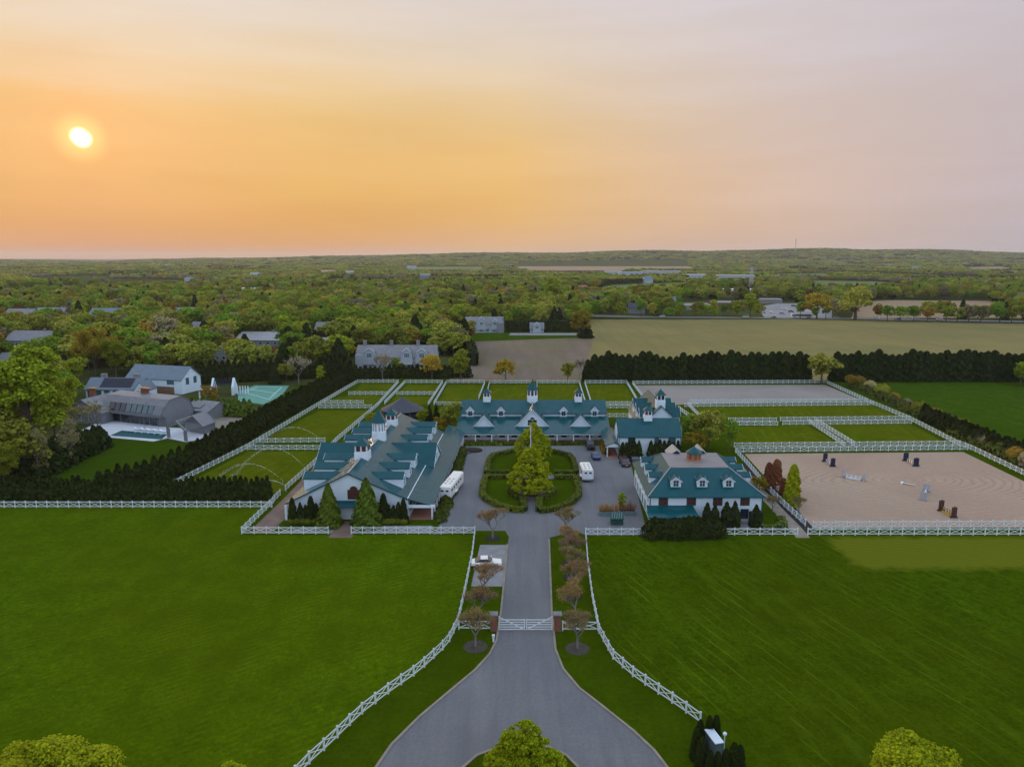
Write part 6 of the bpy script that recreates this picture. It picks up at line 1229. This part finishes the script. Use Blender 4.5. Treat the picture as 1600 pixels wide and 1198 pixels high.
# sprinklers: pivoting head and a thrown fan of droplets
for px, py, dx, dz, L_, lb in ((505, 695, -1, 4.3, 17, 'sprinkler throwing a low arc over the middle left paddock'), (482, 742, -1, 6.0, 17, 'sprinkler throwing a high arc over the near left paddock'), (442, 757, -1, 4.2, 16, 'sprinkler throwing an arc beside the dark hedge'), (448, 768, -1, 1.8, 8, 'sprinkler spraying low at the paddock corner')):
    x, y = P(px, py); t = thing('sprinkler', lb, 'sprinkler', (x, y, 0)); b = MB(); b.tube((0, 0, 0), (0, 0, 1.1), .06, .05); b.tube((0, 0, 1.1), (-.4, 0, 1.35), .04, .03); b.build('riser', 'silver', t); n = 520; u = nrs.rand(n) ** .8; sp = .02 + .5 * u ** 2
    C = np.stack([-.4 - L_ * u, nrs.normal(size=n) * sp * 1.5, 1.35 + 4 * dz * u * (1 - u * 1.08) * (1 - .06 * nrs.rand(n)) - nrs.rand(n) * sp * 2.2 - .8 * u], 1); C[:, 2] = np.maximum(C[:, 2], .05)
    link('water_jet', leafmesh('water_jet', C, nrs.normal(size=(n, 3)), .05 + .035 * nrs.rand(n), 'spray'), t)
# entrance sign wall at lower right
x, y = P(1113, 1172); t = thing('utility_cabinet', 'white flat-topped cabinet tucked among columnar evergreens by the drive', 'cabinet', (x, y, 0), .22); b = MB(); b.box(-.4, .4, -1.2, .8, 0, 1.7); b.build('case', 'planter', t); b = MB(); b.box(-.48, .48, -1.3, .9, 1.7, 1.78); b.build('top', 'whitep', t)
b = MB(); b.tube((.85, -.7, 0), (.85, -.7, 2.0), .06, .06, 6); b.lathe((.85, -.7, 2.0), [(.1, 0), (.2, .15), (.2, .3), (.05, .42)], 8); b.build('lamp_post', 'whitep', t)
# transmission tower and radio mast
x, y = P(1173, 452); t = thing('lattice_tower', 'slim lattice tower rising above the far trees', 'tower', (x, y, 0)); h = 48 - y * math.tan(0) + 4; h = CH + (402 - 417) / F * y; b = MB()
for k in range(10):
    z0, z1 = h * k / 10, h * (k + 1) / 10; w0, w1 = 3.0 * (1 - k / 13), 3.0 * (1 - (k + 1) / 13)
    for sx, sy in ((-1, -1), (1, -1), (1, 1), (-1, 1)): b.bar((sx * w0, sy * w0, z0), (sx * w1, sy * w1, z1), .5, .5)
    b.bar((-w0, -w0, z0), (w1, -w1, z1), .35, .35); b.bar((w0, -w0, z0), (-w1, -w1, z1), .35, .35)
b.build('lattice', 'silver', t); b = MB()
for z in (.78, .9, .99): b.box(-4, 4, -.6, .6, h * z - .9, h * z)
b.build('antenna_platform', 'silver', t)
y = 5750; x = (1242 - 800) / F * y * CT; z0 = terr(x, y); t = thing('radio_mast', 'thin radio mast on the skyline of the right hills', 'mast', (x, y, z0)); b = MB(); b.tube((0, 0, 0), (0, 0, 92), 2.6, 1.6, 6); b.build('shaft', 'silver', t); b = MB()
for z in (55, 70, 84): b.box(-5, 5, -3, 3, z, z + 3)
b.build('antenna_ring', 'silver', t)

# ------------------------------------------------------------------ estate trees
MAPLE = (crown('crown', 'pyr', 4, 30000, .22, 'lime'), trunkmesh('pyr', 4, 10, 'bark', 30, .2)); MAPLE2 = (crown('crown', 'egg', 9, 24000, .23, 'lime'), trunkmesh('egg', 9, 10, 'bark', 30, .2))
pxtree('shade_tree', MAPLE, 829, 772, 697, 'large yellow-green pyramidal tree in the mulch circle on the island', wide=1.1); pxtree('shade_tree', MAPLE2, 833, 726, 659, 'second yellow-green tree on the rear half of the island', wide=.95)
BT = (crown('crown', 'wide', 21, 42000, .15, 'lime'), trunkmesh('wide', 21, 10, 'bark', 14, .2))
def near(px, dist, pyt, label, ms, wide=1.):
    v = (pyt - 599) / F; h = CH - dist * (ST + v * CT) / (CT - v * ST); dn = ST + v * CT; x = (px - 800) / F * (CH - h) / dn; return put('shade_tree', ms, (x, dist, 0), h * .93, label, wide=wide * 1.05)
BT2 = (crown('crown', 'wide', 33, 52000, .15, 'lime'), trunkmesh('wide', 33, 10, 'bark', 14, .2)); BT3 = (crown('crown', 'pyr', 35, 60000, .15, 'lime'), trunkmesh('pyr', 35, 10, 'bark', 30, .2))
near(819, 57.5, 1116, 'bright yellow-green tree on the small grass island at the bottom of the drive', BT3, 1.18); near(72, 50, 1153, 'bright yellow-green tree cut off at the bottom left corner', BT2, 1.05); near(360, 46, 1171, 'yellow-green treetop at the bottom edge left of the white fence', BT3, .9); near(1448, 49, 1155, 'ragged yellow-green treetop at the bottom right', BT2, 1.0); near(-30, 47, 1165, 'yellow-green treetop at the very bottom left edge', BT, .8)
# front conifers and columns
SPR = (conifer('crown', 2, 7000, .30, 'conifer', 10, 2.75, .75), stemcone(2.5)); ARB = (conifer('crown', 5, 3800, .33, 'dark_hedge', 10, 1.75, .45), stemcone(1.9)); 
pxtree('spruce_tree', SPR, 515, 821, 755, 'pointed green conifer left of the garage door'); pxtree('spruce_tree', SPR, 574, 821, 747, 'taller pointed green conifer right of the garage door', wide=1.08)
for px, pt, lb in ((458, 778, 'dark columnar arborvitae at the left corner of the stable gable'), (487, 775, 'tall dark columnar arborvitae left of the left conifer'), (495, 786, 'small dark arborvitae tucked beside the left conifer'), (592, 785, 'small dark arborvitae tucked beside the right conifer'), (600, 771, 'tall dark arborvitae right of the right conifer'), (631, 779, 'dark arborvitae at the right corner of the stable gable')): pxtree('arborvitae', ARB, px, 817, pt, lb)
def ballm(mat, R_=.55, n=500, size=.16):
    d = nrs.normal(size=(n, 3)); d /= np.linalg.norm(d, axis=1)[:, None]; C = d * np.array([R_, R_, R_ * .85]) + np.array([0, 0, R_ * .75]); C[:, 2] = np.maximum(C[:, 2], .03); b = MB(); b.lathe((0, 0, 0), [(R_ * .5, -.02), (R_ * .85, R_ * .4), (R_ * .8, R_), (R_ * .3, R_ * 1.45)], 8); return (leafmesh('foliage', C, d + nrs.normal(size=(n, 3)) * .3, size * (.6 + .8 * nrs.rand(n)), mat), b.mesh('stem', 'hedgecore'))
BOX = ballm('box_hedge')
def shrub(ms, x, y, s, label, group=None, name='boxwood', cat='shrub', z=0):
    t = thing(name, label, cat, (x, y, z), rnd.uniform(0, 6), group); t.scale = (s, s, s); link('foliage', ms[0], t); link('stem', ms[1], t); return t
for kb, (px, sd) in enumerate([(455, 'left'), (464.5, 'left'), (473, 'left'), (482, 'left'), (491.5, 'left'), (500, 'left'), (590, 'right'), (600, 'right'), (607, 'right'), (614, 'right'), (622, 'right'), (631, 'right')]):
    x, y = P(px, 819); shrub(BOX, x, y, 1.25, nth(kb % 6 + 1) + ' boxwood ball from the left in the row %s of the garage door' % sd, 'boxwood balls %s of the garage door' % sd)
# budding crab-apples along the drive
CR = [twigtree(s, 5.3, m_, 5000, .07, .50, depth=6, cup=.5, tw=.014) for s, m_ in ((3, 'pinkl'), (8, 'budl'), (15, 'pinkl'))]
for i, (px, py, pt, lb) in enumerate([(770, 841, 791, 'pink-brown budding tree in the dark mulch circle left of the courtyard mouth'), (884, 836, 789, 'pink-brown budding tree right of the courtyard mouth'), (754, 931, 874, 'budding tree just below the white car'), (748, 966, 910, 'budding tree behind the left gate fence'), (743, 1010, 945, 'budding tree in a pale mulch circle left of the gate'), (889, 857, 815, 'second budding tree down the right side of the drive'), (891, 878, 830, 'third budding tree down the right side of the drive'), (893, 902, 850, 'fourth budding tree down the right side of the drive'), (895, 931, 872, 'fifth budding tree down the right side of the drive'), (898, 965, 905, 'budding tree behind the right gate fence'), (902, 1013, 948, 'budding tree in a pale mulch circle right of the gate')]):
    x, y = P(px, py); h = ZT(px, py, pt); m = CR[i % 3]; t = thing('crabapple_tree', lb, 'tree', (x, y, 0), rnd.uniform(0, 6)); s = h / 5.0; t.scale = (s * 1.05, s * 1.05, s); link('crown', m[0], t); link('trunk', m[1], t)
    if i != 1: ring(px, py, 1.35 if i not in (4, 10) else 1.55, 'mulch2' if i in (4, 10) else 'mulch', .02)
# windbreak of dark evergreens
WB = [(conifer('crown', s, 2300, .55, 'pine', 10, 2.3, .42), stemcone(2.6)) for s in (4, 6, 13)]
for k in range(33):
    px = 918 + k * 10.6; pyb = 595 - .4 * k / 33; t = pxtree('evergreen_tree', WB[k % 3], px, pyb, 553 + rnd.uniform(-4, 5) - (2 if k > 20 else 0) + (6 if k == 0 else 0), nth(k + 1) + ' dark evergreen from the left in the left windbreak', group='left evergreen windbreak', wide=1.05)
for k in range(34):
    px = 1306 + k * 10.6; pxtree('evergreen_tree', WB[(k + 1) % 3], px, 595, 550 + rnd.uniform(-4, 5), nth(k + 1) + ' dark evergreen from the left in the right windbreak', group='right evergreen windbreak', wide=1.05)
G = BG
def tr(px, pb, pt, kind, label, i=0, name=None, wide=1.): return pxtree(name or ('pine_tree' if kind == 'pine' else 'leafy_tree'), G[kind][i % len(G[kind])], px, pb, pt, label, wide=wide)
BARE = [twigtree(s, 11, 'greyl', 700, .3, .5, r0=.22, cup=.5, tw=.035) for s in (5, 12)]
def bare(px, pb, pt, label, i=0, wide=1.): h = ZT(px, pb, pt); x, y = P(px, pb); t = thing('bare_tree', label, 'tree', (x, y, 0), rnd.uniform(0, 6)); s = h / 10.5; t.scale = (s * wide, s * wide, s); link('crown', BARE[i][0], t); link('trunk', BARE[i][1], t)
PALE = (twigtree(31, 11, 'paleb', 1600, .32, .5, r0=.22, cup=.5, tw=.03))
tr(720, 598, 547, 'spring', 'spring-green tree behind the third far paddock'); tr(790, 597, 561, 'golden', 'small golden-green tree at the near edge of the bare brown field', wide=1.1); tr(887, 598, 566, 'pale', 'thin pale tree left of the windbreak')
bare(905, 598, 557, 'bare grey tree touching the left end of the windbreak', 0, .6); bare(598, 597, 548, 'bare grey tree before the gambrel house', 1, .8); bare(467, 600, 552, 'bare grey tree with blossom behind the tall left hedge', 0, 1.1)
tr(500, 598, 571, 'spring', 'small lime shrub-like tree by the bare grey tree', 1); tr(399, 592, 556, 'spring', 'lime green tree against the dark hedge by the tennis court', 1, wide=1.1); tr(620, 589, 559, 'spring', 'yellow-green tree in front of the gambrel house'); tr(675, 592, 553, 'golden', 'golden tree at the right corner of the gambrel house'); tr(545, 565, 540, 'maroon', 'maroon shrub-tree left of the gambrel house', wide=1.1); tr(527, 560, 543, 'spring', 'round yellow-green shrub-tree on the gambrel house lawn', wide=1.4); tr(695, 556, 533, 'olive', 'olive tree right of the gambrel house')
tr(567, 524, 482, 'green', 'huge round fresh-green tree in front of the tree belt', 1, wide=1.25); tr(905, 528, 486, 'golden', 'golden tree beside the dark conifer at the lawn end', wide=.9); tr(915, 528, 499, 'pine', 'dark rounded conifer at the end of the long lawn', wide=1.4); tr(862, 478, 432, 'spring', 'tallest bright green tree left of the highway', wide=1.0)
for k in range(9): tr(608 + k * 10.5, 541 - k * 2.7, 517 - k * 3.4, 'rust' if k % 3 == 1 else 'golden', nth(k + 1) + ' golden-rust tree from the left in the diagonal row above the gambrel house', k, wide=.95)['group'] = 'diagonal row of golden-rust trees'
WEEP = (crown('crown', 'wide', 77, 6000, .4, 'olive2'), trunkmesh('wide', 77, 10, 'bark', 12, .45))
pxtree('leafy_tree', WEEP, 1336, 499, 449, 'tall spreading tree with forked trunk beside the highway', wide=1.05)
tr(1172, 496, 459, 'spring', 'yellow-green tree in front of the roadside stores'); tr(1276, 498, 456, 'golden', 'large golden tree between the car park and the spreading tree', wide=1.2); tr(1250, 497, 470, 'green', 'green tree behind the bus'); tr(1290, 498, 474, 'green', 'low green tree right of the large golden tree')
for k, px in enumerate((1386, 1406, 1427, 1449, 1478, 1495, 1513, 1532, 1562, 1580, 1600)): tr(px, 502.5 + (px - 1386) * .012, 478 + rnd.uniform(-2, 4) - (4 if k in (4, 6) else 0), ['green', 'green', 'green', 'rust', 'olive', 'olive', 'grey', 'grey', 'green', 'rust', 'green'][k], ['first', 'second', 'third', 'fourth', 'fifth', 'sixth', 'seventh', 'eighth', 'ninth', 'tenth', 'last'][k] + ' tree from the left in the roadside row before the far tan field', k, wide=1.1)
for k, px in enumerate((1000, 1020, 1045, 1060, 1085, 1104, 1130, 1150)): tr(px, 494, 472 + rnd.uniform(-4, 4), ['green', 'spring', 'olive', 'green', 'rust', 'green', 'green', 'olive'][k], ['first', 'second', 'third', 'fourth', 'fifth', 'sixth', 'seventh', 'eighth'][k] + ' roadside tree from the left before the grey stores', k)
tr(1283, 600, 553, 'pale', 'loose olive tree in the gap of the windbreak', 0, wide=1.5); tr(1330, 606, 585, 'rust', 'small rusty bush-tree at the back corner of the grey arena', wide=1.3); tr(1594, 602, 566, 'spring', 'round lime tree at the right edge before the windbreak', wide=1.2)
tr(1107, 702, 640, 'pale', 'big feathery pale-green tree behind the carriage house', 1, wide=1.0); tr(1076, 695, 646, 'green', 'mid green tree between the cottage and the feathery pale tree'); tr(1139, 706, 656, 'green', 'dark green tree right of the feathery pale tree', wide=.85); tr(1087, 706, 673, 'golden', 'low golden-green shrub-tree under the feathery pale tree', 0, wide=1.3)
MAR = (conifer('crown', 21, 1700, .36, 'maroonl', 10, 1.9, .3, .15), trunkmesh('oval', 3, 10, 'bark', 6, .15)); LIM = (conifer('crown', 23, 4200, .34, 'lime', 10, 1.75, .38, .04), stemcone(1.6, mat='box_hedge'))
pxtree('maroon_tree', MAR, 1200, 766, 723, 'maroon upright tree, left of the pair beside the arena'); pxtree('maroon_tree', MAR, 1212, 762, 718, 'maroon upright tree, right of the pair beside the arena'); pxtree('maroon_tree', MAR, 1223, 778, 747, 'small dark maroon tree beside the lime column'); pxtree('lime_tree', LIM, 1237, 789, 726, 'lime yellow columnar tree beside the arena')
for px, pb, pt, lb in ((1248, 800, 773, 'small round budding tree right of the lime column'), (1207, 800, 771, 'purple-grey budding shrub before the carriage house corner')): h = ZT(px, pb, pt); x, y = P(px, pb); t = thing('crabapple_tree', lb, 'tree', (x, y, 0)); s = h / 5.; t.scale = (s * 1.2, s * 1.2, s); link('crown', CR[1][0], t); link('trunk', CR[1][1], t)
tr(1186, 772, 744, 'golden', 'golden-green shrub-tree behind the carriage house corner', wide=1.1); tr(972, 800, 770, 'spring', 'small yellow-green tree behind the reed planters', 1, wide=.9)
tr(583, 672, 645, 'spring', 'yellow-green tree in front of the dark round pen', wide=1.2); tr(660, 664, 640, 'spring', 'yellow-green tree right of the dark round pen', wide=1.2); tr(690, 676, 650, 'golden', 'yellow bush-tree between stable and main barn', wide=1.5); tr(705, 676, 630, 'olive', 'olive tree touching the left end of the main barn', wide=1.1)
for k, px in enumerate((671, 682, 692)): tr(px, 660, 632, 'pine', ['left', 'middle', 'right'][k] + ' dark small conifer of three beside the round pen', k, wide=.8)
# big trees at the left edge
BIGS = [(crown('crown', 'oval', 51, 16000, .20, 'spring'), trunkmesh('oval', 51, 10, 'bark', 12, .16)), (crown('crown', 'round', 52, 16000, .20, 'spring'), trunkmesh('round', 52, 10, 'bark', 12, .16)), (crown('crown', 'oval', 53, 5000, .16, 'greyl'), trunkmesh('oval', 53, 10, 'barkg', 14, .12)), (crown('crown', 'wide', 54, 16000, .20, 'golden'), trunkmesh('wide', 54, 10, 'bark', 12, .2))]
for px, pb, pt, k, lb, wd in ((52, 712, 540, 0, 'very tall spring-green tree at the left edge before the shingled house', 1.15), (10, 705, 575, 1, 'tall spring-green tree at the very left edge', .95), (88, 700, 585, 1, 'spring-green tree right of the very tall one', .8), (-20, 690, 560, 0, 'tall spring tree partly outside the left edge', 1.2), (62, 748, 668, 2, 'thin grey-green young tree before the evergreen screen', .9), (110, 728, 652, 2, 'thin grey young tree nearer the pool lawn', .9), (8, 765, 690, 1, 'yellow-green tree at the left edge above the hedge', 1.0), (150, 586, 512, 3, 'large golden-orange tree behind the white modern house', .9), (182, 590, 532, 1, 'green tree right of the large golden-orange tree', .9), (120, 600, 560, 1, 'green tree left of the white modern house wing', 1.1)): pxtree('tall_tree' if pb > 640 else 'leafy_tree', BIGS[k], px, pb, pt, lb, wide=wd)
h = ZT(145, 690, 622); x, y = P(145, 692); t = thing('blossom_tree', 'pale blossoming tree with bare twigs beside the pool terrace', 'tree', (x, y, 0)); s = h / 10.5; t.scale = (s * 1.3, s * 1.3, s); link('crown', BARE[0][0], t); link('trunk', PALE[1], t)
for k, (px, pb, pt) in enumerate(((330, 640, 600), (350, 597, 570), (430, 600, 568), (448, 596, 566))): tr(px, pb, pt, ['rust', 'pine', 'pine', 'olive'][k], ['small rusty tree before the white pergola', 'dark conifer left behind the tennis court', 'dark conifer right behind the tennis court', 'olive tree at the back corner of the tennis court'][k], k)
# bottom right evergreens round the cabinet
ARB2 = (conifer('crown', 15, 5200, .26, 'dark_hedge', 10, 1.9, .35), stemcone(2.0))
for k, (px, pb, pt) in enumerate(((1093, 1168, 1124), (1087, 1185, 1135), (1095, 1200, 1150), (1107, 1160, 1118), (1118, 1160, 1117), (1108, 1218, 1172), (1120, 1218, 1174), (1132, 1218, 1170), (1145, 1216, 1160), (1154, 1216, 1164))):
    x, y = P(px, pb); h = ZT(px, pb, pt); put('arborvitae', ARB2, (x, y, 0), h, ['dark arborvitae where the right fence ends', 'leaning dark arborvitae left of the white cabinet', 'dark arborvitae low on the left of the white cabinet', 'dark arborvitae behind the white cabinet, left one', 'dark arborvitae behind the white cabinet, right one', 'dark arborvitae before the white cabinet, left one', 'dark arborvitae before the white cabinet, centre one', 'dark arborvitae before the white cabinet, right one', 'tall dark arborvitae at the lower right of the cabinet group', 'outermost right arborvitae of the cabinet group'][k], wide=.85)
# shrubs along the right field edge
SH_ = [ballm('greyl', 1.0, 420, .4), ballm('olive', 1.0, 420, .4), ballm('rust', 1.0, 420, .4)]
for k in range(16):
    u = k / 15; px = 1300 + 300 * u ** 1.15; py = 594 + 140 * u ** 1.25; x, y = P(px + 12, py - 2); shrub(SH_[k % 3], x, y, rnd.uniform(1.5, 2.6), nth(k // 3 + 1) + ' ' + ['grey twiggy', 'olive green', 'rusty brown'][k % 3] + ' bush from the back along the right field edge', ['grey', 'olive', 'rusty'][k % 3] + ' bushes along the right field', name='bush', cat='bush')

# ------------------------------------------------------------------ haze: one closed box of thin air
b = MB(); b.box(-14000, 14000, -3500, 20500, -6, 175); hz = b.build('haze', 'whitep'); hz.data.materials.clear()
hm = bpy.data.materials.new('haze_air'); hm.use_nodes = True; t_ = hm.node_tree; t_.nodes.remove(t_.nodes['Principled BSDF']); pv = t_.nodes.new('ShaderNodeVolumePrincipled'); pv.inputs['Color'].default_value = (.93, .90, .84, 1); pv.inputs['Density'].default_value = 4.8e-5; pv.inputs['Anisotropy'].default_value = .3
t_.links.new(pv.outputs[0], t_.nodes['Material Output'].inputs['Volume']); hz.data.materials.append(hm); hz['kind'] = 'stuff'; hz.display_type = 'WIRE'
